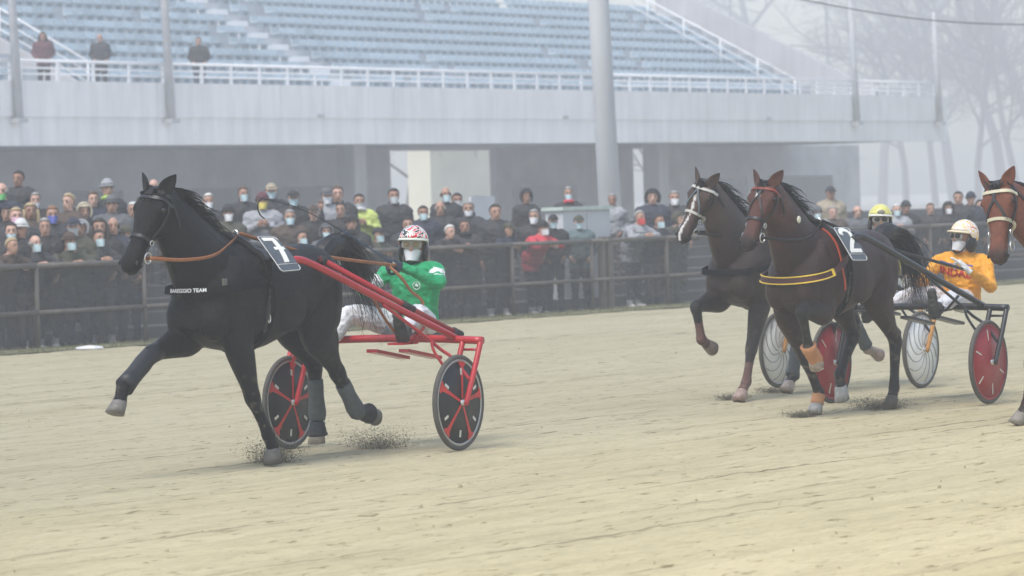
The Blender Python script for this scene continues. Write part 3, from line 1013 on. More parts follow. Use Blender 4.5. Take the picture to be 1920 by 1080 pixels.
    path = [V(p) for p in tail]
    def tf(r, i):
        sp = r
        pts = []
        kink = V((rnd.gauss(0, .05), rnd.gauss(0, .05), rnd.gauss(0, .04)))
        Lf = rnd.uniform(.38, .66) if rnd.random() < .72 else rnd.uniform(.6, 1.0)
        n = 9
        for j in range(n):
            t = j / (n - 1) * Lf
            x = t * (len(path) - 1); k = min(int(x), len(path) - 2); fr = x - k
            c = path[k].lerp(path[k + 1], fr)
            spread = .15 + 1.1 * t
            pts.append(c + sp * spread + kink * t * sin(t * 7 + i) + V((0, 0, -.02 * t)))
        return pts
    roots = [V((rnd.gauss(0, .05), rnd.gauss(0, .055), rnd.gauss(0, .055))) for _ in range(1100)]
    path = [V(q[:3]) for q in crom([list(p) for p in path], 4)]
    tl = strands(rnd, roots, tf, .0042)
    n_ = len(path); tl.tube([p for p in path[: n_ * 2 // 3]], [(.055 + .045 * sin(pi * min(1, i / (n_ * .45)))) * (1 - i / (n_ * .75)) + .01 for i in range(n_ * 2 // 3)], 10)
    tl.build('tail', M('dark_hair', (.008, .007, .0065), .5, .3, 20), root, False)
    return dict(root=root, body=body, tree=tree_, hc=hc, hd=hd, dor=dor, lat=lat, k=k_, HL=HL, legs={k: [V(p) for p in J] for k, J in legs.items()}, S=S, yc=yc, poll=poll, rows=rows)
colours_hoof = {}

LEATHER_K = M('black_leather', (.014, .014, .015), .38, .2, 25, .1, 80)
LEATHER_B = M('brown_leather', (.30, .115, .045), .5, .2, 18, .15, 60)
STEEL = M('bright_steel', (.62, .62, .60), .28, .1, 10, metal=.9)
def hring(h, t, a0, a1, n=14, grow=.03):
    """points round the head at t, from angle a0 to a1 (0 = forehead, 90 = left)"""
    out = []
    for i in range(n + 1):
        a = radians(a0 + (a1 - a0) * i / n)
        out.append(h['poll'] + h['hd'] * (t * h['HL']) - h['dor'] * .10 * h['k'] + (h['dor'] * cos(a) * .11 + h['lat'] * sin(a) * .09) * h['k'] * 1.1)
    return out
def put(h, name, mb, m): return mb.build(name, m, h['root'], False)
def bridle(h, brow, nose_m, cheek=LEATHER_K, nose_t=.62, extra=None):
    tr = h['tree']; hc = h['hc']
    def S_(name, pts, w, m, **k):
        mb, _, _ = strap(tr, pts, w, **k); return put(h, name, mb, m)
    S_('browband', hring(h, .15, -100, 100), .026 * h['k'], brow, off=.005, th=.007)
    S_('noseband', hring(h, nose_t, -180, 165, 22), .024 * h['k'], nose_m, off=.004, closed=True, k=3)
    for sg in (-1, 1):
        S_('cheekpiece', [hc(.02, .05, sg * .07), hc(.15, .0, sg * .105), hc(.35, -.03, sg * .10), hc(.55, -.03, sg * .07), hc(.76, -.05, sg * .055)], .018, cheek)
        S_('throatlatch', [hc(.06, .0, sg * .09), hc(.18, -.1, sg * .10), hc(.28, -.19, sg * .06)], .016, cheek)
        c = hc(.80, -.052, sg * .062)
        mb = MB(); f = h['hd']; g = h['dor']
        mb.tube([c + (f * cos(2 * pi * i / 14) + g * sin(2 * pi * i / 14)) * .036 + h['lat'] * sg * .012 for i in range(14)], .0055, 6, closed=True)
        put(h, 'bit_ring', mb, STEEL)
        mb = MB(); c2 = hc(.63, -.03, sg * .066)
        mb.tube([c2 + (f * cos(2 * pi * i / 12) + g * sin(2 * pi * i / 12)) * .018 + h['lat'] * sg * .008 for i in range(12)], .0045, 6, closed=True)
        put(h, 'strap_ring', mb, STEEL)
    S_('headpiece', [hc(.0, .0, -.09), hc(-.01, .06, -.05), hc(-.01, .07, 0), hc(-.01, .06, .05), hc(.0, .0, .09)], .03, cheek)
def body_strap(h, name, pts, w, m, **k):
    mb, Q, N = strap(h['tree'], [V(p) for p in pts], w, **k)
    return put(h, name, mb, m), Q, N
def around(h, x, a0, a1, n=18, zc=1.17, ru=.42, rw=.34):
    S = h['S']; out = []
    for i in range(n + 1):
        a = radians(a0 + (a1 - a0) * i / n)
        out.append(V((x * S, h['yc'] + sin(a) * rw * S, (zc + cos(a) * ru) * S)))
    return out
def wrap(h, nm, i0, t0, i1, t1, m, name='leg_wrap', ra=.047, rb=.041, bell=False):
    """bandage on a leg from joint i0 (fraction t0 towards the next) to i1/t1"""
    J = h['legs'][nm]
    P = []
    def pt(i, t): return J[i].lerp(J[min(i + 1, 4)], t)
    n = 7
    a, b = i0 + t0, i1 + t1
    rr = []
    for j in range(n + 1):
        x = lerp(a, b, j / n); i = min(int(x), 3); c = J[i].lerp(J[i + 1], x - i)
        y0 = max(a, x - .1); y1 = min(b, x + .1); q0 = J[min(int(y0), 3)].lerp(J[min(int(y0), 3) + 1], y0 - min(int(y0), 3)); q1 = J[min(int(y1), 3)].lerp(J[min(int(y1), 3) + 1], y1 - min(int(y1), 3))
        d = (q1 - q0).normalized(); lt = V((0, 1, 0)); lt = (lt - d * lt.dot(d)).normalized(); f = lt.cross(d)
        g = 1 + .035 * sin(j * 2.4)
        k = 1.14 if abs(x - 2) < .12 else 1.0
        if bell: k = 1 + .42 * j / n
        rr.append(ring(c, f, lt, ra * g * k * h['S'], rb * g * k * h['S'], 14))
    mb = MB(); mb.loft(rr)
    return mb.build(name, m, h['root'])
def number_cloth(h, TL, TR, BR, BL, glyph, m_plate):
    """stiff saddle-cloth plate between four corners, with its numeral"""
    TL, TR, BR, BL = map(V, (TL, TR, BR, BL))
    nrm = (TR - TL).cross(BL - TL).normalized()
    if nrm.y < 0: nrm = -nrm
    def P(u, v, w=0):
        q = TL.lerp(TR, u).lerp(BL.lerp(BR, u), v)
        return q + nrm * (w + .02 * sin(pi * v) )
    mb = MB()
    # rounded plate outline
    ol = []
    def corner(cu, cv, a0):
        for i in range(5):
            a = radians(a0 + 90 * i / 4); ol.append((cu + .12 * cos(a) if True else cu, cv + .08 * sin(a)))
    corner(.88, .92, 0); corner(.12, .92, 90); corner(.12, .08, 180); corner(.88, .08, 270)
    NV = 9
    def clip(v):
        us = []
        for i in range(len(ol)):
            (u0, v0), (u1, v1) = ol[i], ol[(i + 1) % len(ol)]
            if (v0 - v) * (v1 - v) <= 0 and abs(v1 - v0) > 1e-9: us.append(u0 + (u1 - u0) * (v - v0) / (v1 - v0))
        return min(us), max(us)
    rings = []
    for j in range(NV + 1):
        v = .001 + .998 * j / NV; a, b = clip(v)
        rings.append([P(a, v, -.006), P(b, v, -.006), P(b, v, .006), P(a, v, .006)])
    mb.loft(rings)
    pl = mb.build('number_cloth', m_plate, h['root'], False)
    # piping
    pp = MB(); pp.tube([P(u, v, .007) for u, v in ol], .0035, 5, closed=True); pp.build('piping', M('pale_piping', (.6, .6, .6), .6), pl)
    # a fold across the lower end
    fl = MB(); fl.tube([P(.02, .84, .007), P(.98, .84, .007)], .003, 5); fl.build('seam', M('pale_piping', (.6, .6, .6), .6), pl)
    nm = MB()
    slices = []
    for (a, b, c, d) in glyph:
        for i in range(8):
            t0, t1 = i / 8, (i + 1) / 8
            L0 = lambda p, q, t: (lerp(p[0], q[0], t), lerp(p[1], q[1], t))
            slices.append([L0(a, d, t0), L0(b, c, t0), L0(b, c, t1), L0(a, d, t1)])
    for poly in slices:
        f = [P(u, v, .005) for u, v in poly]; g = [P(u, v, .0115) for u, v in poly]
        n = len(f)
        nm.add(f + g, [list(range(n, 2 * n))] + [[i, (i + 1) % n, n + (i + 1) % n, n + i] for i in range(n)])
    nm.build('numeral', M('numeral_white', (.80, .79, .72), .6, .05), pl, False)
    return pl
def poly_stroke(pts, w):
    """quads along a 2D polyline (v runs down)"""
    out = []
    for (a, b), (c, d) in zip(pts, pts[1:]):
        L = hypot(c - a, d - b) or 1; nx, ny = -(d - b) / L * w, (c - a) / L * w * .75
        out.append([(a - nx, b - ny), (c - nx, d - ny), (c + nx, d + ny), (a + nx, b + ny)])
    return out
G7 = [[(.16, .06), (.80, .06), (.80, .17), (.16, .17)], [(.60, .17), (.80, .17), (.62, .80), (.40, .80)], [(.34, .38), (.84, .38), (.84, .46), (.34, .46)]]
_c = [(.16, .27), (.20, .16), (.36, .09), (.58, .09), (.76, .16), (.80, .27), (.70, .40), (.46, .54), (.24, .72)]
G2 = poly_stroke(_c, .085) + [[(.14, .70), (.86, .70), (.86, .80), (.14, .80)]]

# ------------------------------------------------------------------ teams
T1 = Frame(ground(701.5, 843.4), 60)
T2 = Frame(ground(1706, 757), 57)
T3 = Frame(ground(1593, 727.5), 57)
_h = ground(1912, 798)
T4 = Frame(_h, 57)
X1, X2, X3 = 1.43, 1.25, 1.25
BLACK = ((.0105, .0100, .0098), (.006, .006, .0065))
BAY = ((.030, .0115, .0082), (.010, .008, .0075))
DKBAY = ((.030, .017, .013), (.011, .009, .0085))
CHEST = ((.155, .048, .022), (.030, .016, .012))
for k_, c_ in {(11, 'RF'): (.15, .14, .125), (11, 'LF'): (.10, .095, .08), (11, 'LH'): (.16, .15, .13), (11, 'RH'): (.32, .27, .20),
               (12, 'LF'): (.36, .30, .26), (12, 'RF'): (.34, .33, .31), (12, 'RH'): (.45, .44, .42), (12, 'LH'): (.06, .055, .05),
               (13, 'LF'): (.30, .22, .19), (13, 'RF'): (.16, .13, .11), (13, 'LH'): (.42, .32, .28), (13, 'RH'): (.45, .36, .30)}.items():
    colours_hoof[k_] = c_
H1 = make_horse('black racehorse with number 7 saddle cloth at full trot, in front at left', T1.w(X1, 0, 0), T1.rz, 1.0,
    dict(LF=[(.52, .155, .88), (.351, .15, .481), (.161, .14, .221), (.106, .14, .125), (.092, .14, .02)],
         RF=[(.66, -.15, .93), (1.11, -.16, .825), (1.43, -.16, .617), (1.475, -.16, .525), (1.51, -.16, .445)],
         LH=[(-.50, .15, .88), (-.735, .15, .60), (-.983, .14, .315), (-1.12, .14, .287), (-1.235, .14, .28)],
         RH=[(-.62, -.15, .93), (-.88, -.14, .64), (-.90, -.14, .30), (-.895, -.14, .185), (-.90, -.14, .085)]),
    ((1.142, -.06, 1.96), (1.45, -.125, 1.45)), BLACK, 11, mane_len=.21,
    tail=[(-.76, 0, 1.40), (-.92, 0, 1.50), (-1.12, 0, 1.50), (-1.26, .02, 1.34), (-1.34, .04, 1.12), (-1.42, .05, .92)])
H2 = make_horse('bay racehorse with number 2 saddle cloth and yellow edged breast strap', T2.w(X2, 0, 0), T2.rz, .96,
    dict(LF=[(.50, .15, .86), (.86, .15, .855), (.746, .14, .565), (.672, .14, .50), (.60, .14, .43)],
         RF=[(.58, -.14, .83), (.30, -.13, .445), (.11, -.12, .165), (.15, -.12, .09), (.18, -.12, .005)],
         LH=[(-.42, .15, .90), (-.727, .15, .545), (-.70, .14, .165), (-.66, .14, .09), (-.63, .14, .005)],
         RH=[(-.33, -.15, .90), (-.52, -.13, .60), (-.25, -.12, .30), (-.26, -.12, .20), (-.30, -.12, .10)]),
    ((1.07, -.03, 1.895), (1.375, -.075, 1.42)), BAY, 12, mane_len=.22, face=(.082, .028, .018),
    blaze=lambda t: .020 if .16 < t < .30 else 0,
    tail=[(-.74, 0, 1.36), (-.92, 0, 1.44), (-1.14, .02, 1.36), (-1.26, .06, 1.16), (-1.24, .10, .98), (-1.20, .12, .86)])
H3 = make_horse('dark brown racehorse with white blaze behind the number 2 horse', T3.w(X3, 0, 0), T3.rz, .97,
    dict(LF=[(.45, .05, .86), (.62, .04, .44), (.72, .04, .17), (.80, .04, .09), (.85, .04, .005)],
         RF=[(.62, -.25, .90), (1.05, -.25, .832), (.99, -.24, .55), (.90, -.24, .505), (.80, -.24, .485)],
         LH=[(-.72, .10, .90), (-1.02, .18, .64), (-1.24, .2, .355), (-1.36, .2, .325), (-1.46, .2, .315)],
         RH=[(-.52, -.23, .88), (-.70, -.22, .50), (-.59, -.22, .15), (-.53, -.22, .085), (-.47, -.22, .005)]),
    ((1.10, -.11, 1.925), (1.30, -.27, 1.44)), DKBAY, 13, yc=-.08, mane_len=.24, face=(.062, .036, .027),
    blaze=lambda t: (.007 + .006 * abs(sin(t * 5))) if .18 < t < 1.02 else 0,
    sock={'LF': ((.13, .062, .05), .35), 'RF': ((.15, .07, .055), .3), 'LH': ((.45, .36, .32), -.02)},
    tail=[(-.74, -.08, 1.36), (-.92, -.08, 1.42), (-1.14, -.06, 1.32), (-1.26, -.04, 1.12), (-1.30, 0, .95), (-1.34, .02, .8)])
H4 = make_horse('chestnut racehorse with pale noseband entering at the right edge', T4.w(-.82, .14, 0), T4.rz, 1.0,
    dict(LF=[(.52, .40, .88), (.92, .40, .80), (.80, .39, .52), (.72, .39, .46), (.66, .39, .40)],
         RF=[(.62, .10, .90), (.93, .02, .48), (.80, -.08, .17), (.83, -.11, .09), (.86, -.14, .005)],
         LH=[(-.46, .15, .90), (-.70, .15, .545), (-.68, .14, .165), (-.64, .14, .09), (-.61, .14, .005)],
         RH=[(-.62, -.15, .93), (-.92, -.14, .64), (-1.08, -.14, .34), (-1.18, -.14, .28), (-1.26, -.14, .24)]),
    ((1.17, -.12, 1.83), (1.37, -.05, 1.27)), CHEST, 14, yc=.25, mane_len=.18,
    tail=[(-.76, 0, 1.40), (-.92, 0, 1.48), (-1.12, 0, 1.46), (-1.26, .02, 1.30), (-1.34, .04, 1.08), (-1.42, .05, .90)])
# ------------------------------------------------------------------ harness
def ry(T, X, u, v, y):
    p = T.ry(u, v, y); return V((p.x - X, p.y, p.z))
def surf(h, p, off=.0):
    co, n, i, d = h['tree'].find_nearest(V(p)); return co + n * off
WEB = M('black_webbing', (.010, .010, .011), .9, .2, 30, spec=.1)
SLATE = M('slate_cloth', (.075, .09, .105), .6, .12, 14)
GREYW = M('grey_bandage', (.075, .085, .085), .8, .2, 30, .2, 80)
ORANGEW = M('orange_bandage', (.46, .215, .095), .75, .15, 20)
# horse 1
bridle(H1, LEATHER_K, LEATHER_K)
mb_, _, _ = strap(H1['tree'], hring(H1, .08, -95, 95), .05, off=.006, th=.014); put(H1, 'brow_roll', mb_, M('black_fleece', (.016, .017, .018), .9, .2, 60))
def girth(h, m=None, x=.30, w=.07):
    body_strap(h, 'girth', around(h, x, 5, 355, 26), w, m or WEB, th=.012, off=.004, k=3)
def collar(h, z, w, m, name='breast_collar', dz=.0, back=.16, zb=.0):
    S = h['S']; yc = h['yc']
    R = []
    N = 40
    for i in range(N + 1):
        a = radians(-112 + 224 * i / N)
        zz = (z + zb * (1 - cos(a))) * S
        best = .1
        for dz_ in (-w * .5, 0, w * .5):
            o = V((.42 * S, yc, zz + dz_)); d = V((cos(a), sin(a), 0))
            hit = h['tree'].ray_cast(o + d * 1.2, -d)
            if hit[0]: best = max(best, (hit[0] - o).length)
        R.append((a, zz, best))
    r = [q[2] for q in R]
    r = [max(r[max(0, i - 2):i + 3]) for i in range(len(r))]
    for _ in range(4): r = [(r[max(0, i - 1)] + 2 * r[i] + r[min(len(r) - 1, i + 1)]) / 4 for i in range(len(r))]
    Q = [V((.42 * S + cos(a) * k, yc + sin(a) * k, zz)) + V((cos(a), sin(a), 0)) * .004 for (a, zz, _), k in zip(R, r)]
    Nn = [V((cos(a), sin(a), .12)).normalized() for a, zz, _ in R]
    rings = []
    for i in range(len(Q)):
        d = (Q[min(i + 1, len(Q) - 1)] - Q[max(i - 1, 0)]).normalized(); n = Nn[i]; s_ = d.cross(n).normalized()
        rings.append([Q[i] + s_ * (w / 2) - n * .004, Q[i] + s_ * (w / 2) + n * .008, Q[i] - s_ * (w / 2) + n * .008, Q[i] - s_ * (w / 2) - n * .004])
    mb = MB(); mb.loft(rings)
    return put(h, name, mb, m), Q, Nn
girth(H1)
_, Q1, N1 = collar(H1, 1.245, .046, WEB, zb=.035)
girth(H2); girth(H3); girth(H4)
def bend_text(h, txt, size, Q, N, s0, m, name, up=0.0, off=.0125):
    """letters laid along a strap path; s0 = distance along it where the middle falls"""
    v, f = text_mesh(txt, size, size * .02)
    L = [0]
    for a, b in zip(Q, Q[1:]): L.append(L[-1] + (b - a).length)
    out = []
    for p in v:
        s = max(0, min(L[-1] - 1e-4, s0 + p.x))
        k = max(i for i in range(len(L)) if L[i] <= s); k = min(k, len(Q) - 2)
        t = (s - L[k]) / max(L[k + 1] - L[k], 1e-6)
        c = Q[k].lerp(Q[k + 1], t); n = N[k].lerp(N[k + 1], t).normalized(); d = (Q[k + 1] - Q[k]).normalized()
        u = n.cross(d).normalized()
        if u.z < 0: u = -u
        out.append(c + u * (p.y + up) + n * off)
    mb = MB(); mb.add(out, f)
    return mb.build(name, m, h['root'], False)
# the lettering sits on the chest: middle of the strap
_L = sum((b - a).length for a, b in zip(Q1, Q1[1:]))
bend_text(H1, 'BAREGGIO TEAM', .036, Q1, N1, _L * .525, M('print_white', (.72, .73, .74), .6, .05), 'lettering')
# straps from saddle to collar, buckle and ring
body_strap(H1, 'side_strap', [(.30, .30, 1.28), (.34, .33, 1.05), (.32, .30, .90)], .03, LEATHER_K, th=.012)
mb_ = MB(); c_ = surf(H1, (.31, .34, 1.02), .014); mb_.tube([c_ + V((.016 * cos(a * pi / 6), 0, .03 * sin(a * pi / 6))) for a in range(12)], .005, 6, closed=True); put(H1, 'girth_ring', mb_, STEEL)
mb_ = MB(); c_ = surf(H1, ry(T1, X1, 426, 520, .26), .012); mb_.box(c_ - V((.02, .008, .024)), c_ + V((.02, .008, .024))); put(H1, 'strap_buckle', mb_, M('tarnished_buckle', (.22, .21, .18), .4, metal=.7))
def saddle(h, x=.28):
    S = h['S']; P = around(h, x, -52, 52, 14)
    body_strap(h, 'saddle_pad', P, .15, LEATHER_K, th=.03, off=.004, k=3)
    t = surf(h, (x * S, h['yc'], 1.62 * S), .03)
    mb = MB(); mb.tube([t + V((0, .02 * cos(a * pi / 5), .02 + .022 * sin(a * pi / 5))) for a in range(10)], .006, 6, closed=True); put(h, 'terret_ring', mb, STEEL)
    return t
TER1 = saddle(H1); TER2 = saddle(H2); TER3 = saddle(H3); saddle(H4)
number_cloth(H1, ry(T1, X1, 480, 445, .11), ry(T1, X1, 513, 445, .11), ry(T1, X1, 564, 507, .40), ry(T1, X1, 526, 510, .40), G7, SLATE)
number_cloth(H2, ry(T2, X2, 1561, 428, .17), ry(T2, X2, 1588, 428, .17), ry(T2, X2, 1626, 489, .43), ry(T2, X2, 1597, 489, .43), G2, SLATE)
wrap(H1, 'LH', 1, .28, 2, .35, GREYW, ra=.062, rb=.055); wrap(H1, 'RH', 1, .28, 2, .45, GREYW, ra=.062, rb=.055)
wrap(H1, 'RF', 1, -.22 + .0, 1, .95, M('dark_boot', (.012, .013, .016), .5), 'leg_boot', .066, .060)
wrap(H1, 'LH', 2, .45, 3, .35, M('dark_boot', (.012, .013, .016), .5), 'bell_boot', .054, .052, True); wrap(H1, 'RH', 2, .5, 3, .45, M('dark_boot', (.012, .013, .016), .5), 'bell_boot', .054, .052, True)
# horse 2
RED_EDGE = M('red_brown_strap', (.20, .035, .018), .55)
bridle(H2, M('red_brown_strap', (.20, .035, .018), .55), LEATHER_K, nose_t=.60)
_, Q2, N2 = collar(H2, 1.14, .046, M('maroon_strap', (.055, .012, .012), .55), zb=.13)
mid_ = len(Q2) // 2
for off_ in (-.026, .026):
    mb_ = MB(); sel = range(mid_ - 7, min(mid_ + 11, len(Q2) - 1)); P_ = []
    for i in sel:
        d = (Q2[i + 1] - Q2[i]).normalized(); u = N2[i].cross(d).normalized(); P_.append(Q2[i] + u * off_ + N2[i] * .010)
    mb_.tube(P_, .0055, 6); put(H2, 'yellow_piping', mb_, M('yellow_piping', (.72, .50, .05), .5))
mb_ = MB(); i = min(mid_ + 10, len(Q2) - 1); d = (Q2[i] - Q2[i - 1]).normalized(); u = N2[i].cross(d).normalized(); mb_.tube([Q2[i] + u * .030 + N2[i] * .012, Q2[i] - u * .030 + N2[i] * .012], .014, 6); put(H2, 'yellow_end', mb_, M('yellow_piping', (.72, .50, .05), .5))
body_strap(H2, 'red_strap', [(.37, .10, 1.52), (.40, .24, 1.36), (.40, .31, 1.16), (.38, .31, 1.0)], .014, M('orange_red_cord', (.45, .07, .03), .5), th=.008)
body_strap(H2, 'side_strap', [(.28, .30, 1.18), (.30, .32, 1.0), (.28, .28, .88)], .03, LEATHER_K, th=.012)
mb_ = MB(); c_ = surf(H2, H2['rows'][8][:3], 0); c_ = surf(H2, V(H2['rows'][9][:3]) + V((0, .25, .05)), .012); mb_.ell(c_, (.028, .012, .03)); put(H2, 'white_rosette', mb_, M('rosette_white', (.70, .68, .55), .7))
wrap(H2, 'LF', 2, -.06, 3, .75, ORANGEW, 'pastern_wrap', .066, .06); wrap(H2, 'RF', 2, .15, 3, .10, ORANGEW, 'pastern_wrap', .058, .056)
# horse 3
bridle(H3, M('grey_white_strap', (.45, .44, .40), .55), M('grey_white_strap', (.45, .44, .40), .55), nose_t=.55)
collar(H3, 1.15, .05, WEB, zb=.08)
wrap(H3, 'RH', 1, .3, 2, .2, GREYW, ra=.062, rb=.055); wrap(H3, 'LH', 1, .15, 2, -.1, GREYW, ra=.062, rb=.055)
# horse 4
bridle(H4, M('pale_strap', (.50, .46, .33), .55), M('pale_strap', (.50, .46, .33), .55), nose_t=.50)
mb_, _, _ = strap(H4['tree'], hring(H4, .03, -80, 80), .035, off=.006, th=.01); put(H4, 'poll_roll', mb_, LEATHER_K)
for sg in (-1, 1):
    mb_, _, _ = strap(H4['tree'], [H4['hc'](.16, .08, 0), H4['hc'](.24, .08, 0), H4['hc'](.36, .06, sg * .035), H4['hc'](.50, .03, sg * .06)], .02); put(H4, 'face_strap', mb_, LEATHER_K)
    mb_, _, _ = strap(H3['tree'], [H3['hc'](.16, .08, 0), H3['hc'](.26, .075, sg * .02), H3['hc'](.40, .05, sg * .05), H3['hc'](.55, .02, sg * .06)], .015); put(H3, 'face_strap', mb_, M('grey_blue_strap', (.10, .12, .14), .5))
    mb_, _, _ = strap(H2['tree'], [H2['hc'](.14, .08, .01), H2['hc'](.26, .08, .005), H2['hc'](.36, .06, sg * .03), H2['hc'](.60, .01, sg * .055)], .014); put(H2, 'face_strap', mb_, LEATHER_K)

# ------------------------------------------------------------------ sulkies
RUBBER = M('tyre_rubber', (.085, .08, .072), .85, .2, 12, .2, 60)
RIMM = M('rim_silver', (.50, .50, .49), .35, .1, 8, metal=.7)
WR = .347
def wheel(root, yc_, style, seed, yout):
    c = V((0, yc_, WR))
    sg = 1 if yout > 0 else -1
    disc_m = {1: M('wheel_black', (.010, .010, .011), .45, .3, 5), 2: M('wheel_red', (.30, .012, .018), .4, .15, 4), 3: M('wheel_white', (.80, .81, .80), .5, .08, 4)}[style]
    def rg(r, y, n=48): return [c + V((cos(2 * pi * i / n) * r, y, sin(2 * pi * i / n) * r)) for i in range(n)]
    mb = MB(); mb.loft([rg(.03, -.032), rg(.12, -.026), rg(.30, -.010), rg(.302, .010), rg(.12, .026), rg(.03, .032)])
    w = mb.build('wheel', disc_m, root)
    t = MB(); n = 56; P = [c + V((cos(2 * pi * i / n), 0, sin(2 * pi * i / n))) * (WR - .019) for i in range(n)]
    t.tube(P, .0195, 10, up=(0, 1, 0), closed=True); t.build('tyre', RUBBER, w)
    r_ = MB(); r_.loft([rg(.296, -.012), rg(.313, -.014), rg(.313, .014), rg(.296, .012)], closed=True); r_.build('rim', RIMM if style != 2 else disc_m, w)
    hb = MB(); hb.tube([c + V((0, -.055, 0)), c + V((0, .055, 0))], .022, 12); hb.build('hub', STEEL, w)
    rnd = random.Random(seed); a0 = rnd.uniform(0, 6.3)
    for side in (-1, 1):
        def P3(r, a, e=.0): return c + V((cos(a) * r, side * (lerp(.031, .012, min(1, max(0, (r - .03) / .27))) + e), sin(a) * r))
        def decal(name, polys, m):
            for poly in polys:
                q = MB(); q.add([P3(r, a, .003) for r, a in poly] + [P3(r, a, .0005) for r, a in poly], [list(range(len(poly)))] + [[i, (i + 1) % len(poly), len(poly) + (i + 1) % len(poly), len(poly) + i] for i in range(len(poly))]); q.build(name, m, w, False)
        if style == 1:
            RD = M('spoke_red', (.55, .025, .02), .4, .12, 6)
            A1 = {1: radians(98), -1: radians(98)}[side]
            for k in range(5):
                a = A1 + k * 2 * pi / 5
                decal('spoke', [[(.03, a - .35), (.10, a - .10), (.20, a - .07), (.262, a - .085), (.288, a - .17), (.296, a - .12), (.296, a), (.296, a + .12), (.288, a + .17), (.262, a + .085), (.20, a + .07), (.10, a + .10), (.03, a + .35)]], RD)
            WS = M('slot_white', (.66, .65, .58), .5)
            for k in range(6):
                a = a0 + k * 2 * pi / 6 + .15
                decal('reflector', [[(.20, a - .05), (.25, a - .042), (.25, a + .042), (.20, a + .05)]], WS)
        elif style == 2:
            WS = M('slot_white', (.66, .65, .58), .5)
            for k in range(6):
                a = a0 + k * 2 * pi / 6
                decal('reflector', [[(.18, a - .03), (.27, a - .024), (.27, a + .024), (.18, a + .03)]], WS)
        else:
            LG = M('spiral_grey', (.30, .30, .30), .6)
            for k in range(11):
                a = k * 2 * pi / 11
                q = MB(); q.tube([P3(.04 + .255 * t, a + side * 1.15 * t ** 1.3, .002) for t in [i / 8 for i in range(9)]], .0042, 5); q.build('spiral_line', LG, w)
    return w
def sulky(T, label, frame_m, style, fork_m=None, seed=1, pal=None, cap=True):
    root = empty('racing_sulky', T.w(0, 0, 0), T.rz)
    tag(root, label, 'sulky', 'two-wheeled racing sulkies')
    fork_m = fork_m or frame_m
    def tube(name, P, r, m=frame_m, n=10, k=5):
        mb = MB(); P = [V(q[:3]) for q in crom([list(p) for p in P], k)] if len(P) > 2 else P
        mb.tube(P, r, n); return mb.build(name, m, root)
    wheel(root, .73, style, seed, 1); wheel(root, -.73, style, seed + 1, -1)
    tube('crossbar', [(-.20, -.83, .785), (-.21, -.4, .80), (-.21, 0, .805), (-.21, .4, .80), (-.20, .83, .785)], .029)
    for sg in (-1, 1):
        tube('fork', [(-.20, sg * .815, .785), (-.10, sg * .81, .57), (0, sg * .79, WR - .02)], .021, fork_m)
        tube('fork', [(-.20, sg * .665, .785), (-.10, sg * .662, .57), (0, sg * .672, WR - .02)], .021, fork_m)
        tube('fork_stay', [(-.20, sg * .815, .72), (-.20, sg * .665, .72)], .010, fork_m)
        tube('shaft', [(1.50, sg * .30, 1.405), (1.40, sg * .315, 1.425), (1.15, sg * .36, 1.345), (.45, sg * .49, 1.06), (-.26, sg * .60, .79)], .026)
        tube('shaft_stay', [(.58, sg * .475, 1.08), (.15, sg * .56, .83), (.02, sg * .61, .73), (-.02, sg * .69, .66), (-.06, sg * .80, .50)], .0125)
        tube('lower_stay', [(.10, sg * .58, .79), (.10, sg * .60, .72), (.06, sg * .662, .60)], .011)
        # foot rest
        b = MB(); b.box(V((.02, sg * .35 - .07, .775)), V((.22, sg * .35 + .07, .79))); b.build('foot_rest', frame_m, root, False)
        tube('foot_rest_bar', [(.12, sg * .42, .783), (.14, sg * .545, .90)], .011)
        # seat bearers
        b = MB(); mt = Matrix.Translation((-.21, sg * .14, .775)) @ Matrix.Rotation(radians(-9), 4, 'Y')
        b.box((-.50, -.045, -.07), (-.03, .045, -.045), mt); b.build('seat_bearer', frame_m, root, False)
    if cap:
        P0, P1 = V((1.165, .335, 1.425)), V((-.30, .575, .825))
        tube('upper_shaft', [P0, P1], .021)
        for t0, t1, r in ((.0, .03, .03), (.575, .66, .028), (.955, 1.01, .034)):
            tube('rubber_sleeve', [P0.lerp(P1, t0), P0.lerp(P1, t1)], r, M('black_rubber', (.02, .02, .021), .7))
    # seat
    mb = MB(); rr = []
    for i in range(9):
        x = -.82 + .46 * i / 8
        rr.append(ring(V((x, 0, .80 + .03 * ((x + .58) / .23) ** 2)), V((0, 0, 1)), V((0, 1, 0)), .028, .20 * (1 - .35 * abs((x + .59) / .23) ** 3), 14, 3))
    mb.loft(rr); mb.build('seat', M('seat_grey', (.075, .078, .075), .7, .2, 12), root)
    return root
REDP = M('red_paint', (.42, .014, .020), .32, .12, 5, coat=.3)
BLKP = M('black_paint', (.014, .016, .018), .35, .2, 6, coat=.2)
ORGP = M('orange_brown_paint', (.42, .20, .05), .5, .15, 6)
S1 = sulky(T1, 'red sulky with black and red five spoke wheels behind the black horse', REDP, 1, seed=3)
S2 = sulky(T2, 'black sulky with solid dark red disc wheels carrying the orange driver', BLKP, 2, seed=8, cap=False)
S3 = sulky(T3, 'sulky with white spiral lined disc wheels and orange forks', BLKP, 3, ORGP, seed=5, cap=False)
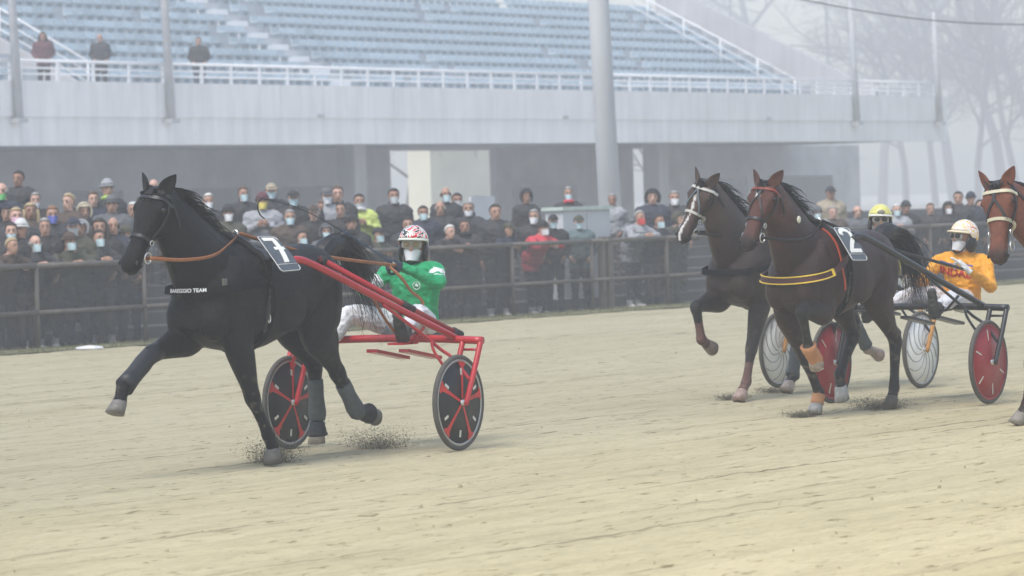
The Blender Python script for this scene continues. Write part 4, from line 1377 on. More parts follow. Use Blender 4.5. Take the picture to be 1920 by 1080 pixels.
# ------------------------------------------------------------------ people
SKIN = M('skin', (.48, .27, .19), .55, .12, 14, spec=.35)
def figure(J, front, mats, voxel=.012, bulk=1.0, fd=None, hu=None, stripes=None, smooth=5, kids=True, head_s=1.0):
    """one continuous body. J: joints (pel, neck, head, sh, el, ha, hip, kn, an, toe for L and R).
    mats: jacket, trousers, boots, skin, band. returns mesh, head frame"""
    J = {k: V(p) for k, p in J.items()}
    fr = V(front).normalized()
    mb = MB()
    sl = (J['shL'] - J['shR']).normalized(); hl = (J['hipL'] - J['hipR']).normalized()
    pel, nk = J['pel'], J['neck']
    rows = []
    for t, w, d in ((-.08, .10, .09), (-.02, .155, .125), (.08, .175, .135), (.25, .168, .125), (.45, .178, .128), (.65, .195, .135), (.82, .198, .125), (.92, .15, .10), (1.0, .075, .07), (1.10, .058, .060)):
        c = pel.lerp(nk, t) + fr * (.02 * sin(pi * max(0, min(1, t)))) * 0
        l = hl.lerp(sl, max(0, min(1, t))).normalized()
        ax = (nk - pel).normalized(); l = (l - ax * l.dot(ax)).normalized(); f = l.cross(ax)
        if f.dot(fr) < 0: f = -f
        b = bulk if t < .9 else 1
        rows.append(ring(c, f, l, d * b, w * b, 20, 2.3))
    mb.loft(rows)
    segs = [('J', pel.lerp(nk, .12), pel.lerp(nk, .85), .16), ('S', nk.lerp(J['head'], .55), J['head'] + (J['head'] - nk) * .7, .09)]
    for s in 'LR':
        sh, el, ha = J['sh' + s], J['el' + s], J['ha' + s]
        P = [nk.lerp(sh, .45) + V((0, 0, -.03)), sh, sh.lerp(el, .5), el, el.lerp(ha, .5), ha]
        R = [.075, .070 * bulk, .056 * bulk, .050 * bulk, .044 * bulk, .036 * bulk]
        mb.tube([V(q[:3]) for q in crom([[*p, r] for p, r in zip(P, R)], 3)], [q[3] for q in crom([[*p, r] for p, r in zip(P, R)], 3)], 12)
        segs += [('J', sh, el, .06), ('J', el, ha, .05)]
        hp, kn, an, toe = J['hip' + s], J['kn' + s], J['an' + s], J['toe' + s]
        P = [hp, hp.lerp(kn, .4), kn, kn.lerp(an, .4), an]; R = [.105, .098, .072, .066, .05]
        q = crom([[*p, r] for p, r in zip(P, R)], 3)
        mb.tube([V(x[:3]) for x in q], [x[3] for x in q], 12)
        heel = an + (an - kn).normalized() * .055
        tv = (toe - an); tv = tv - (an - kn).normalized() * tv.dot((an - kn).normalized()); tv.normalize()
        mb.tube([an - (an - kn).normalized() * .05, heel - tv * .03, heel + tv * .08 + (an - kn).normalized() * .012, heel + tv * .19 + (an - kn).normalized() * .016], [.05, .052, .047, .034], 10)
        segs += [('T', hp.lerp(kn, .1), kn, .09), ('T', kn, kn.lerp(an, .82), .06), ('B', kn.lerp(an, .86), an, .055), ('B', heel - tv * .03, heel + tv * .2, .05)]
    # head
    hu = V(hu) if hu else V((0, 0, 1)); fd = V(fd).normalized() if fd else fr
    fd = (fd - hu * fd.dot(hu)).normalized(); hs = hu.cross(fd)
    hm = Matrix((fd, hs, hu)).transposed(); H = J['head']; k = head_s
    hp = lambda a, b, c: H + (fd * a + hs * b + hu * c) * k
    mb.tube([nk - (H - nk).normalized() * .03, nk.lerp(H, .6)], [.062, .058], 12)
    mb.ell(hp(-.008, 0, .025), (.098 * k, .077 * k, .098 * k), hm, 16, 12)
    mb.ell(hp(.022, 0, -.055), (.068 * k, .058 * k, .068 * k), hm, 14, 10)
    mb.ell(hp(.055, 0, -.098), (.026 * k, .026 * k, .022 * k), hm)
    mb.loft([ring(hp(.084, 0, .015), fd, hs, .012 * k, .010 * k, 8), ring(hp(.094, 0, -.012), fd, hs, .018 * k, .013 * k, 8), ring(hp(.096, 0, -.032), fd, hs, .022 * k, .017 * k, 8), ring(hp(.082, 0, -.044), fd, hs, .014 * k, .013 * k, 8)])
    for s in (-1, 1):
        mb.ell(hp(-.012, s * .078, -.012), (.02 * k, .009 * k, .032 * k), hm, 8, 6)
    me = remesh(mb, voxel, smooth, .45)
    # cloth folds: ridges running across limbs and body
    if True:
        kf, ka = (1.0, .0085) if voxel < .015 else (.6, .022)
        nrm = [v.normal.copy() for v in me.vertices]
        for v, n in zip(me.vertices, nrm):
            p = v.co
            if (p - H).length < .17: continue
            w = noise.noise(V((p.x * 13, p.y * 13, p.z * 22)) * kf) + .5 * noise.noise(V((p.x * 30 + 5, p.y * 26, p.z * 40)) * kf)
            w = 1 - 2 * abs(w)
            v.co = p + n * (ka * (w - .5))
    mi = {'J': 0, 'T': 1, 'B': 2, 'S': 3}
    ids = []
    for p in me.polygons:
        c = p.center
        best, bn = 9e9, 'J'
        for i, (n, a, b, r) in enumerate(segs):
            d = shade_dist(c, a, b) / r
            if d < best: best, bn, bi = d, n, i
        m = mi[bn]
        if bn != 'S' and (c - H).dot(hu) > -.115 * k and (c - H).length < .2 * k: m = 3
        if stripes and bn == 'J':
            for (si, lo, hi) in stripes:
                n, a, b, r = segs[si]
                if bi == si:
                    t = (c - a).dot(b - a) / (b - a).length_squared
                    if lo < t < hi: m = 4
        ids.append(m)
    me.polygons.foreach_set('material_index', ids)
    # eyes and mouth, small but there
    ex = MB()
    for s in (-1, 1):
        ex.ell(hp(.078, s * .032, .012), (.012 * k, .014 * k, .009 * k), hm, 8, 6)
        ex.box((-.006, -.02, -.004), (.006, .02, .004), Matrix.Translation(hp(.084, s * .032, .034)) @ hm.to_4x4())
    ex.box((-.006, -.024, -.004), (.006, .024, .004), Matrix.Translation(hp(.083, 0, -.068)) @ hm.to_4x4())
    join_mesh(me, ex, 5 if len(mats) > 5 else 2)
    return me, dict(H=H, fd=fd, hs=hs, hu=hu, hm=hm, hp=hp, k=k, J=J, segs=segs)

def hand_mesh(wrist, d, pn, side, curls, s=1.0):
    """palm and five fingers. d: wrist to knuckles, pn: out of the palm, side=+1 left hand; curls: per finger index..little, thumb"""
    d = V(d).normalized(); pn = V(pn); pn = (pn - d * pn.dot(d)).normalized(); lt = d.cross(pn) * side   # towards the thumb
    w = V(wrist)
    mb = MB()
    mb.loft([ring(w - d * .03 * s, pn, lt, .024 * s, .030 * s, 12), ring(w + d * .01 * s, pn, lt, .020 * s, .031 * s, 12), ring(w + d * .05 * s, pn, lt, .019 * s, .042 * s, 12, 2.6), ring(w + d * .09 * s, pn, lt, .016 * s, .043 * s, 12, 2.6), ring(w + d * .098 * s, pn, lt, .010 * s, .036 * s, 12)])
    for i, (off, L) in enumerate(((.031, .078), (.0105, .086), (-.0105, .080), (-.031, .062))):
        p = w + d * .085 * s + lt * off * s
        a = 0; pts = [p - d * .01 * s, p]; c = curls[i]
        for f, g in ((.45, 1.0), (.32, 1.15), (.23, .8)):
            a += c * g
            p = p + (d * cos(a) + pn * sin(a)) * (L * f * s); pts.append(p)
        mb.tube(pts, [.0105 * s, .0105 * s, .0098 * s, .009 * s, .007 * s], 8)
    c = curls[4]
    p = w + d * .022 * s + lt * .030 * s + pn * .004 * s; td = (d * .62 + lt * .72 + pn * .25).normalized()
    pts = [p - td * .012 * s, p, p + td * .036 * s]
    q = pts[-1] + (td * .5 + d * .6 + pn * c - lt * c * .6).normalized() * .032 * s; pts.append(q); pts.append(q + (d * .6 + pn * c - lt * c * .9).normalized() * .022 * s)
    mb.tube(pts, [.014 * s, .0145 * s, .0125 * s, .0108 * s, .008 * s], 8)
    return remesh(mb, .0048, 2, .4)

def helmet_mat(name, kind):
    m = bpy.data.materials.new(name); m.use_nodes = True; t = m.node_tree; b = t.nodes['Principled BSDF']
    b.inputs['Roughness'].default_value = .25; b.inputs['Coat Weight'].default_value = .4
    tc = nd(t, 'ShaderNodeTexCoord')
    nz = nd(t, 'ShaderNodeTexNoise'); nz.inputs['Scale'].default_value = 7; nz.inputs['Distortion'].default_value = 2.2; nz.inputs['Detail'].default_value = 1
    mp = nd(t, 'ShaderNodeMapping'); mp.inputs['Scale'].default_value = (.9, .9, 3.0) if kind == 2 else (.75, .75, 1.3)
    t.links.new(tc.outputs['Object'], mp.inputs['Vector']); t.links.new(mp.outputs[0], nz.inputs['Vector'])
    r = nd(t, 'ShaderNodeValToRGB'); r.color_ramp.interpolation = 'CONSTANT'
    e = r.color_ramp.elements
    st = {1: [(0, (.75, .74, .70)), (.42, (.02, .02, .022)), (.47, (.75, .74, .70)), (.53, (.60, .02, .03)), (.60, (.75, .74, .70)), (.66, (.02, .02, .022))],
          2: [(0, (.80, .44, .03)), (.38, (.78, .77, .72)), (.47, (.62, .16, .05)), (.50, (.78, .77, .72)), (.56, (.80, .52, .06)), (.63, (.78, .77, .72)), (.70, (.65, .10, .05))],
          3: [(0, (.60, .56, .16)), (.5, (.66, .62, .20))]}[kind]
    e[0].position, e[0].color = st[0][0], (*st[0][1], 1); e[1].position, e[1].color = st[1][0], (*st[1][1], 1)
    for p, c in st[2:]:
        x = e.new(p); x.color = (*c, 1)
    t.links.new(nz.outputs['Fac'], r.inputs[0]); t.links.new(r.outputs[0], b.inputs['Base Color'])
    return m
def head_gear(root, h, hm_, peak_m, kind):
    """helmet shell with ear covers, peak, goggles, mask and chin strap"""
    hp = h['hp']
    def P(th, ph, r, c=(-.01, 0, .03)):                       # th from top, ph 0 = front
        return hp(c[0] + r[0] * sin(th) * cos(ph), c[1] + r[1] * sin(th) * sin(ph), c[2] + r[2] * cos(th))
    mb = MB(); n = 28
    R = (.130, .112, .128)
    rows = []
    for i in range(11):
        row = []
        for j in range(n):
            ph = 2 * pi * j / n
            lim = radians(lerp(78, 116, sstep(-.55, .35, -cos(ph))))
            th = max(.02, lim * i / 10); row.append(P(th, ph, R))
        rows.append(row)
    inner = [[P(max(.02, radians(lerp(78, 116, sstep(-.55, .35, -cos(2 * pi * j / n)))) * i / 10), 2 * pi * j / n, tuple(x - .012 for x in R)) for j in range(n)] for i in range(10, -1, -1)]
    mb.loft(rows + inner)
    sh = mb.build('helmet', hm_, root)
    # black shell sides over the ears
    for s in (-1, 1):
        q = MB(); q.ell(hp(-.015, s * .094, -.045), (.062, .022, .075), h['hm'], 14, 10); q.build('ear_guard', M('helmet_black', (.015, .015, .017), .35), sh)
        q = MB(); q.tube([hp(.03, s * .085, -.06), hp(.055, s * .06, -.115), hp(.058, 0, -.135)], .007, 6); q.build('chin_strap', M('helmet_black', (.015, .015, .017), .35), sh)
    # peak
    q = MB(); a = []
    for j in range(13):
        ph = radians(-72 + 144 * j / 12); a.append((P(radians(79), ph, (.131, .113, .13)), P(radians(84), ph, (.131 + .05 * cos(ph) ** 2, .118, .13))))
    top = [x for x, _ in a]; out = [y for _, y in a]
    vs_ = top + out + [p - h['hu'] * .009 for p in top] + [p - h['hu'] * .009 for p in out]; m = 13
    fs = []
    for j in range(12):
        fs += [[j, j + 1, m + j + 1, m + j], [2 * m + j, 3 * m + j, 3 * m + j + 1, 2 * m + j + 1], [m + j, m + j + 1, 3 * m + j + 1, 3 * m + j]]
    q.add(vs_, fs); q.build('peak', peak_m, sh)
    # goggles: frame with two lenses
    g = MB()
    def gp(y, z): return hp(.098 - 2.6 * y * y, y, z)
    g.loft([[gp(y, .040 - .10 * abs(y) ), gp(y, -.018 - .02 * (1 - abs(y) / .07)), gp(y, -.018 - .02 * (1 - abs(y) / .07)) - h['fd'] * .012, gp(y, .040 - .10 * abs(y)) - h['fd'] * .012] for y in [-.074 + .148 * i / 12 for i in range(13)]])
    go = g.build('goggles', M('goggle_frame', (.35, .35, .33) if kind == 1 else (.03, .03, .03), .3), root)
    for s in (-1, 1):
        l = MB(); l.ell(gp(s * .035, .008) + h['fd'] * .001, (.008, .028, .021), h['hm'] @ Matrix.Rotation(s * .18, 3, 'Z'), 14, 8); l.build('lens', M('lens_amber' if kind == 1 else 'lens_dark', (.30, .22, .12) if kind == 1 else (.05, .045, .045), .05, 0, 1), go)
    return sh
def face_mask(root, h, m, low=False, k=1.0):
    hp = h['hp']; mb = MB(); rows = []
    z0, z1 = (-.118, -.034) if low else (-.118, -.012)
    for i in range(6):
        z = lerp(z0, z1, i / 5); row = []
        w = lerp(.048, .070, i / 5); dep = lerp(.082, .108 if not low else .094, sin(pi * min(.5 + i / 12, 1)))
        for j in range(9):
            a = radians(-88 + 176 * j / 8); row.append(hp(.008 + (dep - .0) * cos(a) ** .8 if cos(a) > 0 else .008, w * sin(a), z + .008 * cos(a)))
        rows.append(row)
    n = 9
    vs_ = [p for r in rows for p in r]; vs2 = [p - (p - h['H']).normalized() * .004 for p in vs_]
    fs = [[i * n + j, i * n + j + 1, (i + 1) * n + j + 1, (i + 1) * n + j] for i in range(5) for j in range(8)]
    mb.add(vs_, fs); mb.add(vs2, [f[::-1] for f in fs])
    return mb.build('face_mask', m, root)

# ------------------------------------------------------------------ the three drivers
def driver(T, label, J, front, fd, hu, mats, hk, hmat, peak, stripes=None, X=-.6, gloves=None, bulk=1.03):
    root = empty('person', T.w(X, 0, 0), T.rz)
    tag(root, label, 'person', 'sulky drivers')
    J = {k: V(p) - V((X, 0, 0)) for k, p in J.items()}
    me, h = figure(J, front, mats, .0115, bulk, fd, hu, stripes)
    body = link('body', me, mats, root)
    head_gear(root, h, hmat, peak, hk)
    h['body'] = body; h['root'] = root; h['tree'] = bvh(me); h['X'] = X
    return root, h
def glove(root, h, s, d, pn, curls, m, sc_=1.0):
    me = hand_mesh(h['J']['ha' + s], d, pn, 1 if s == 'L' else -1, curls, sc_)
    return link('glove', me, m, root)
def jmat(name, c, r=.55): return M(name, c, r, .16, 9, 1.0, 16, spec=.4)
GREEN = jmat('green_racing_silk', (.012, .30, .115)); WPANT = jmat('white_breeches', (.66, .66, .68)); BOOT = M('grey_black_boot', (.045, .048, .045), .6, .3, 12)
WSTR = M('silk_white', (.68, .69, .70), .5, .05); LIP = M('dark_feature', (.06, .035, .03), .6)
NAVY = M('navy_glove', (.012, .018, .035), .7, .2, 20); WGLOVE = M('white_glove', (.66, .65, .62), .7, .12, 20)
J1 = dict(pel=(-.64, 0, .88), neck=(-.655, 0, 1.345), head=(-.635, 0, 1.475), shL=(-.60, .205, 1.285), shR=(-.62, -.20, 1.285),
          elL=(-.44, .33, 1.20), haL=(-.235, .135, 1.335), elR=(-.40, -.30, 1.15), haR=(-.16, -.13, 1.275),
          hipL=(-.60, .10, .885), hipR=(-.60, -.10, .885), knL=(-.22, .27, .985), knR=(-.25, -.34, .985), anL=(.10, .35, .86), anR=(.08, -.40, .70),
          toeL=(.18, .36, 1.0), toeR=(.2, -.41, .80))
DR1, D1 = driver(T1, 'driver in green jacket and red white striped helmet leaning back on the red sulky', J1, (1, .15, .1), (.93, .37, .02), (-.08, .02, 1),
    [GREEN, WPANT, BOOT, SKIN, WSTR, LIP], 1, helmet_mat('helmet_red_white', 1), M('peak_pale', (.62, .66, .58), .4), stripes=[(2, .30, .58), (2, .68, .74), (8, .45, .75), (9, .0, .12), (9, .2, .3)])
face_mask(DR1, D1, WSTR, True)
glove(DR1, D1, 'L', (.75, -.35, .15), (-.1, -.6, -.5), (1.1, 1.15, 1.2, 1.2, .9), NAVY, 1.1)
glove(DR1, D1, 'R', (.85, .25, .1), (-.1, .6, -.5), (1.1, 1.15, 1.2, 1.2, .9), NAVY, 1.1)
def decal(h, root, name, v, f, c, right, up, m, off=.007):
    """flat print laid on the body: shot straight back along the print's normal"""
    right, up = V(right).normalized(), V(up).normalized(); n = right.cross(up).normalized()
    out = []
    for p in v:
        q = V(c) + right * p[0] + up * p[1]
        hit = h['tree'].ray_cast(q + n * .4, -n)
        out.append((hit[0] if hit[0] else q) + n * off)
    mb = MB(); mb.add(out, f); return mb.build(name, m, root, False)
def subdiv(v, f, L):
    """cut long triangles so that a print can follow a curved chest"""
    bm = bmesh.new(); vv = [bm.verts.new(p) for p in v]
    for q in f:
        try: bm.faces.new([vv[i] for i in q])
        except ValueError: pass
    bmesh.ops.triangulate(bm, faces=bm.faces[:])
    for _ in range(5):
        e = [x for x in bm.edges if x.calc_length() > L]
        if not e: break
        bmesh.ops.subdivide_edges(bm, edges=e, cuts=1); bmesh.ops.triangulate(bm, faces=[q for q in bm.faces if len(q.verts) > 3])
    bm.verts.index_update()
    r = [x.co.copy() for x in bm.verts], [[x.index for x in q.verts] for q in bm.faces]
    bm.free(); return r
# round crest on the green chest
def ring_print(r, w, n=22):
    v = [V((cos(2 * pi * i / n) * q, sin(2 * pi * i / n) * q, 0)) for q in (r, r - w) for i in range(n)]
    return v, [[i, (i + 1) % n, n + (i + 1) % n, n + i] for i in range(n)]
_cc = T1.ry(777, 538, .12) - V((D1['X'], 0, 0))
v_, f_ = ring_print(.030, .005)
decal(D1, DR1, 'crest', v_, f_, _cc, (-.35, .93, 0), (.1, 0, 1), WSTR)
v_, f_ = [V(p) for p in ((-.016, -.008, 0), (-.004, -.004, 0), (.010, -.012, 0), (.016, .004, 0), (.004, .010, 0), (-.002, .018, 0), (-.010, .006, 0))], [[0, 1, 2, 3, 4, 5, 6]]
decal(D1, DR1, 'crest_figure', v_, f_, _cc, (-.35, .93, 0), (.1, 0, 1), WSTR)

ORANGE = jmat('orange_racing_silk', (.74, .325, .02)); q2 = lambda u, v, y: tuple(T2.ry(u, v, y))
J2 = dict(pel=q2(1806, 566, .06), neck=q2(1807, 474, .12), head=q2(1806, 446, .13), shL=q2(1846, 494, .27), shR=q2(1764, 490, -.10),
          elL=q2(1858, 538, .40), haL=q2(1815, 506, .36), elR=q2(1727, 528, -.22), haR=q2(1700, 522, -.12),
          hipL=q2(1806, 564, .16), hipR=q2(1788, 560, -.06), knL=q2(1786, 560, .32), knR=q2(1712, 553, -.26), anL=q2(1756, 580, .36), anR=q2(1632, 588, -.36),
          toeL=q2(1748, 545, .37), toeR=q2(1620, 560, -.36))
DR2, D2 = driver(T2, 'driver in orange jacket and flame patterned helmet pointing with a white glove', J2, (.75, .6, .1), (.86, -.35, -.04), (-.1, .10, 1),
    [ORANGE, WPANT, BOOT, SKIN, WSTR, LIP], 2, helmet_mat('helmet_flames', 2), M('peak_cream', (.66, .58, .40), .4), X=-.8, bulk=1.05)
face_mask(DR2, D2, WSTR, True)
glove(DR2, D2, 'L', (.35, -.45, .55), (.2, -.6, -.5), (.12, 1.0, 1.15, 1.2, .5), WGLOVE, 1.15)
glove(DR2, D2, 'R', (.85, .25, -.1), (-.1, .6, -.5), (1.1, 1.15, 1.2, 1.2, .9), WGLOVE, 1.1)
_rt = (D2['J']['shL'] - D2['J']['shR']).normalized(); _up = (D2['J']['neck'] - D2['J']['pel']).normalized()
_cc = D2['J']['pel'].lerp(D2['J']['neck'], .66) - _rt * .045
v_, f_ = text_mesh('INDAL', .098, .003)
v_, f_ = subdiv([V((p.x * 1.05, p.y * 1.0, 0)) for p in v_], f_, .02)
decal(D2, DR2, 'lettering', v_, f_, _cc, _rt, _up, M('print_red', (.42, .015, .02), .6), .006)
v_, f_ = subdiv([V(p) for p in ((-.15, .062, 0), (-.02, .058, 0), (-.02, .080, 0), (-.15, .084, 0), (.05, .056, 0), (.155, .05, 0), (.155, .078, 0), (.05, .082, 0))], [[0, 1, 2, 3], [4, 5, 6, 7]], .02)
decal(D2, DR2, 'blue_band', v_, f_, _cc, _rt, _up, M('print_blue', (.06, .08, .30), .6), .006)

YJ = jmat('dull_yellow_silk', (.42, .36, .09))
J3 = {k: (p[0] - .06, p[1], p[2] + .03) for k, p in J1.items()}
DR3, D3 = driver(T3, 'driver in yellow helmet looking over the back of the number 2 horse', J3, (1, .15, .1), (.86, .50, .0), (-.08, .02, 1),
    [YJ, WPANT, BOOT, SKIN, WSTR, LIP], 3, helmet_mat('helmet_yellow', 3), M('peak_white', (.72, .71, .66), .4))
glove(DR3, D3, 'L', (.75, -.35, .15), (-.1, -.6, -.5), (1.1, 1.15, 1.2, 1.2, .9), NAVY, 1.1)
glove(DR3, D3, 'R', (.85, .25, .1), (-.1, .6, -.5), (1.1, 1.15, 1.2, 1.2, .9), NAVY, 1.1)
_hp = D3['hp']
mb_ = MB(); mb_.loft([ring(_hp(.126, 0, .075), D3['hu'], D3['hs'], .020, .034, 14), ring(_hp(.122, 0, .075), D3['hu'], D3['hs'], .022, .036, 14)]); mb_.build('helmet_crest', M('crest_grey', (.20, .20, .15), .5), DR3)

# ------------------------------------------------------------------ reins and whip
def band(P, w, m, name, parent, k=6):
    P = [V(q) for q in crom([list(p) for p in P], k)]
    mb = MB(); mb.tube(P, .0038, 6, up=(0, .25, 1), flat=w / .0076); return mb.build(name, m, parent)
def reins(T, X, h, d, ter, m, label, sagL, sagz=.07):
    root = empty('reins', T.w(0, 0, 0), T.rz); tag(root, label, 'reins', 'driving reins')
    for s, sg in (('L', 1), ('R', -1)):
        b = h['hc'](.80, -.052, sg * .07) + V((X, 0, 0)); b += h['lat'] * sg * .02
        t = ter + V((X, sg * .035, .02)); hd_ = d['J']['ha' + s] + V((d['X'], 0, 0)) + V((.06, 0, .005))
        nx = surf(h, b.lerp(t, .55) - V((X, 0, 0)) + V((0, sg * .3, 0)), .02) + V((X, 0, 0))
        m1 = b.lerp(t, .5) + V((0, sg * .06, -sagz)); m1 = V((m1.x, max(abs(nx.y), abs(m1.y)) * sg if abs(nx.y) < .3 else m1.y, m1.z))
        band([b, b.lerp(m1, .5) + V((0, sg * .02, -.02)), m1, m1.lerp(t, .55) + V((0, sg * .02, .0)), t], .026, m, 'rein', root)
        mid = t.lerp(hd_, .5) + V((0, sg * .05, -.05))
        band([t, t.lerp(mid, .5) + V((0, sg * .03, -.02)), mid, hd_], .026, m, 'rein', root)
    return root
RN1 = reins(T1, X1, H1, D1, TER1, LEATHER_B, 'tan leather reins from the black horse to the green driver', 0)
L_ = lambda u, v, y: T1.ry(u, v, y)
band([L_(730, 500, .14), L_(752, 520, .24), L_(770, 545, .26), L_(790, 562, .28), L_(792, 578, .28), L_(780, 590, .26)], .024, LEATHER_B, 'rein_end', RN1)
band([L_(700, 560, .35), L_(720, 595, .35), L_(740, 622, .34)], .024, LEATHER_B, 'foot_strap', RN1)
RN2 = reins(T2, X2, H2, D2, TER2, LEATHER_K, 'black reins from the number 2 horse to the orange driver', 0)
reins(T3, X3, H3, D3, TER3, LEATHER_K, 'black reins from the blazed horse to the yellow helmeted driver', 0)
def whip():
    root = empty('driving_whip', T1.w(0, 0, 0), T1.rz); tag(root, 'thin blue and black whip curving forward from the green driver', 'whip')
    P = [L_(748, 500, .13), L_(722, 484, .10), L_(640, 432, .02), L_(560, 390, -.05), L_(492, 372, -.1)]
    P = [V(q) for q in crom([list(p) for p in P], 6)]
    mb = MB(); n = len(P); mb.tube(P[:n // 2 + 1], [lerp(.007, .0045, i / (n // 2)) for i in range(n // 2 + 1)], 8); mb.build('handle', M('whip_blue', (.015, .06, .14), .4), root)
    mb = MB(); mb.tube(P[n // 2:], [lerp(.0045, .003, i / (n - n // 2)) for i in range(n - n // 2)], 8); mb.build('shaft', M('whip_dark', (.02, .03, .035), .4), root)
    mb = MB(); mb.tube([V(q) for q in crom([list(L_(*p)) for p in ((492, 372, -.1), (485, 378, -.1), (483, 390, -.1), (488, 403, -.1), (496, 410, -.1))], 4)], .005, 6); mb.build('lash', M('whip_lash', (.012, .012, .013), .6), root)
    mb = MB(); mb.tube([P[3], P[4]], .0085, 8); mb.build('grip_ring', M('whip_cream', (.6, .55, .4), .5), root)
whip()
# ------------------------------------------------------------------ the crowd
def simple_hand(mb, w, d, pn, side):
    d = V(d).normalized(); pn = V(pn); pn = (pn - d * pn.dot(d)).normalized(); lt = d.cross(pn) * side; w = V(w)
    mb.loft([ring(w - d * .02, pn, lt, .024, .027, 8), ring(w + d * .045, pn, lt, .018, .040, 8), ring(w + d * .085, pn, lt, .014, .040, 8)])
    for off, L in ((.030, .07), (.010, .078), (-.010, .073), (-.030, .058)):
        p = w + d * .08 + lt * off; mb.tube([p, p + d * L * .5 + pn * .008, p + d * L * .85 + pn * .03], [.010, .0095, .007], 5)
    p = w + d * .02 + lt * .03; mb.tube([p, p + d * .03 + lt * .028, p + d * .062 + lt * .032 + pn * .01], [.013, .012, .008], 5)
def std(**k):
    J = dict(pel=(0, 0, .96), neck=(0, 0, 1.44), head=(.02, 0, 1.59), shL=(0, .185, 1.375), shR=(0, -.185, 1.375), elL=(-.02, .25, 1.11), elR=(-.02, -.25, 1.11), haL=(.06, .235, .87), haR=(.06, -.235, .87),
             hipL=(0, .09, .93), hipR=(0, -.09, .93), knL=(.02, .10, .50), knR=(.03, -.10, .50), anL=(0, .105, .09), anR=(.02, -.105, .09), toeL=(.25, .13, .09), toeR=(.27, -.13, .09))
    J.update(k); return J
POSES = dict(
    down=std(),
    pockets=std(elL=(-.07, .28, 1.13), elR=(-.07, -.28, 1.13), haL=(.09, .18, .98), haR=(.09, -.18, .98)),
    lean=std(pel=(-.04, 0, .95), neck=(.16, 0, 1.37), head=(.215, 0, 1.51), shL=(.14, .19, 1.305), shR=(.14, -.19, 1.305), elL=(.32, .31, 1.19), elR=(.32, -.31, 1.19), haL=(.42, .09, 1.215), haR=(.42, -.09, 1.215), hipL=(-.06, .09, .93), hipR=(-.06, -.09, .93)),
    clasp=std(elL=(.06, .27, 1.12), elR=(.06, -.27, 1.12), haL=(.24, .07, 1.24), haR=(.24, -.07, 1.24)),
    raise_=std(elL=(-.02, .26, 1.12), haL=(.08, .24, .9), elR=(.16, -.31, 1.36), haR=(.20, -.30, 1.60)))
BASE = {}
for nm, J in POSES.items():
    me, h = figure(J, (1, 0, 0), [0] * 6, .021, 1.22, (1, 0, 0), (0, 0, 1), smooth=4)
    hm_ = MB()
    for s, sg in (('L', 1), ('R', -1)):
        w, e = V(J['ha' + s]), V(J['el' + s]); d = (w - e).normalized()
        simple_hand(hm_, w + d * .02, d, (0, -sg, -.2) if nm != 'raise_' else (1, 0, 0), sg)
    # coat hem: jacket down to mid thigh
    for p in me.polygons:
        if p.material_index == 1 and p.center.z > .76: p.material_index = 0
    join_mesh(me, hm_, 3)
    BASE[nm] = (me, V(J['head']))
HL_ = dict(H=V((0, 0, 0)), fd=V((1, 0, 0)), hs=V((0, 1, 0)), hu=V((0, 0, 1)), hm=Matrix.Identity(3), k=1.0)
HL_['hp'] = lambda a, b, c: V((a, b, c))
def cap_shell(R, c, front, back, n=18, thick=.008):
    mb = MB(); rows = []
    for i in range(7):
        row = []
        for j in range(n):
            ph = 2 * pi * j / n; lim = radians(lerp(front, back, sstep(-.5, .6, -cos(ph)))); th = max(.03, lim * i / 6)
            row.append(V((c[0] + R[0] * sin(th) * cos(ph), R[1] * sin(th) * sin(ph), c[2] + R[2] * cos(th))))
        rows.append(row)
    inn = [[V(((p.x - c[0]) * .9 + c[0], p.y * .9, (p.z - c[2]) * .9 + c[2])) for p in r] for r in rows[::-1]]
    mb.loft(rows + inn); return mb
ACC = {}
ACC['hair'] = cap_shell((.112, .089, .108), (-.012, 0, .028), 52, 118)
ACC['bald_fringe'] = MB(); 
for a in range(-120, 121, 12):
    t = radians(180 + a); ACC['bald_fringe'].ell((-.012 + .098 * cos(t), .080 * sin(t), .0), (.018, .018, .034), None, 6, 4)
ACC['long_hair'] = cap_shell((.118, .098, .112), (-.014, 0, .026), 56, 150)
for s in (-1, 1):
    ACC['long_hair'].tube([(.0, s * .085, .03), (.0, s * .10, -.08), (.02, s * .10, -.19), (.03, s * .09, -.25)], [.03, .036, .036, .015], 8)
ACC['beanie'] = cap_shell((.120, .098, .124), (-.012, 0, .034), 74, 104); ACC['beanie'].tube([V((-.012 + .120 * cos(t), .099 * sin(t), .026 - .012 * (-cos(t)) + .012)) for t in [2 * pi * i / 18 for i in range(18)]], .014, 6, closed=True)
ACC['cap'] = cap_shell((.116, .094, .108), (-.012, 0, .030), 76, 100)
_p = [V((.085 + .09 * cos(radians(a)), .088 * sin(radians(a)), .052 - .02 * cos(radians(a)))) for a in range(-90, 91, 15)]
ACC['cap'].add([V((.08, .088, .06)), V((.08, -.088, .06))] + _p, [[1] + list(range(2, 2 + len(_p))) + [0]])
ACC['hood'] = cap_shell((.135, .118, .135), (-.025, 0, .02), 66, 150)
ACC['hood'].tube([V((.055 - .03 * abs(cos(t)), .112 * cos(t), .0 + .135 * sin(t))) for t in [radians(-40 + 260 * i / 14) for i in range(15)]], .02, 6)
ACC['scarf'] = MB().tube([V((.015 + .085 * cos(t), .078 * sin(t), -.135 + .02 * cos(t))) for t in [2 * pi * i / 14 for i in range(14)]], .032, 8, closed=True)
ACC['collar'] = MB().loft([[V((-.02 + r * cos(2 * pi * i / 16), r * .95 * sin(2 * pi * i / 16), z - .03 * cos(2 * pi * i / 16))) for i in range(16)] for r, z in ((.125, -.215), (.098, -.16), (.088, -.105), (.080, -.10), (.080, -.2))], False)
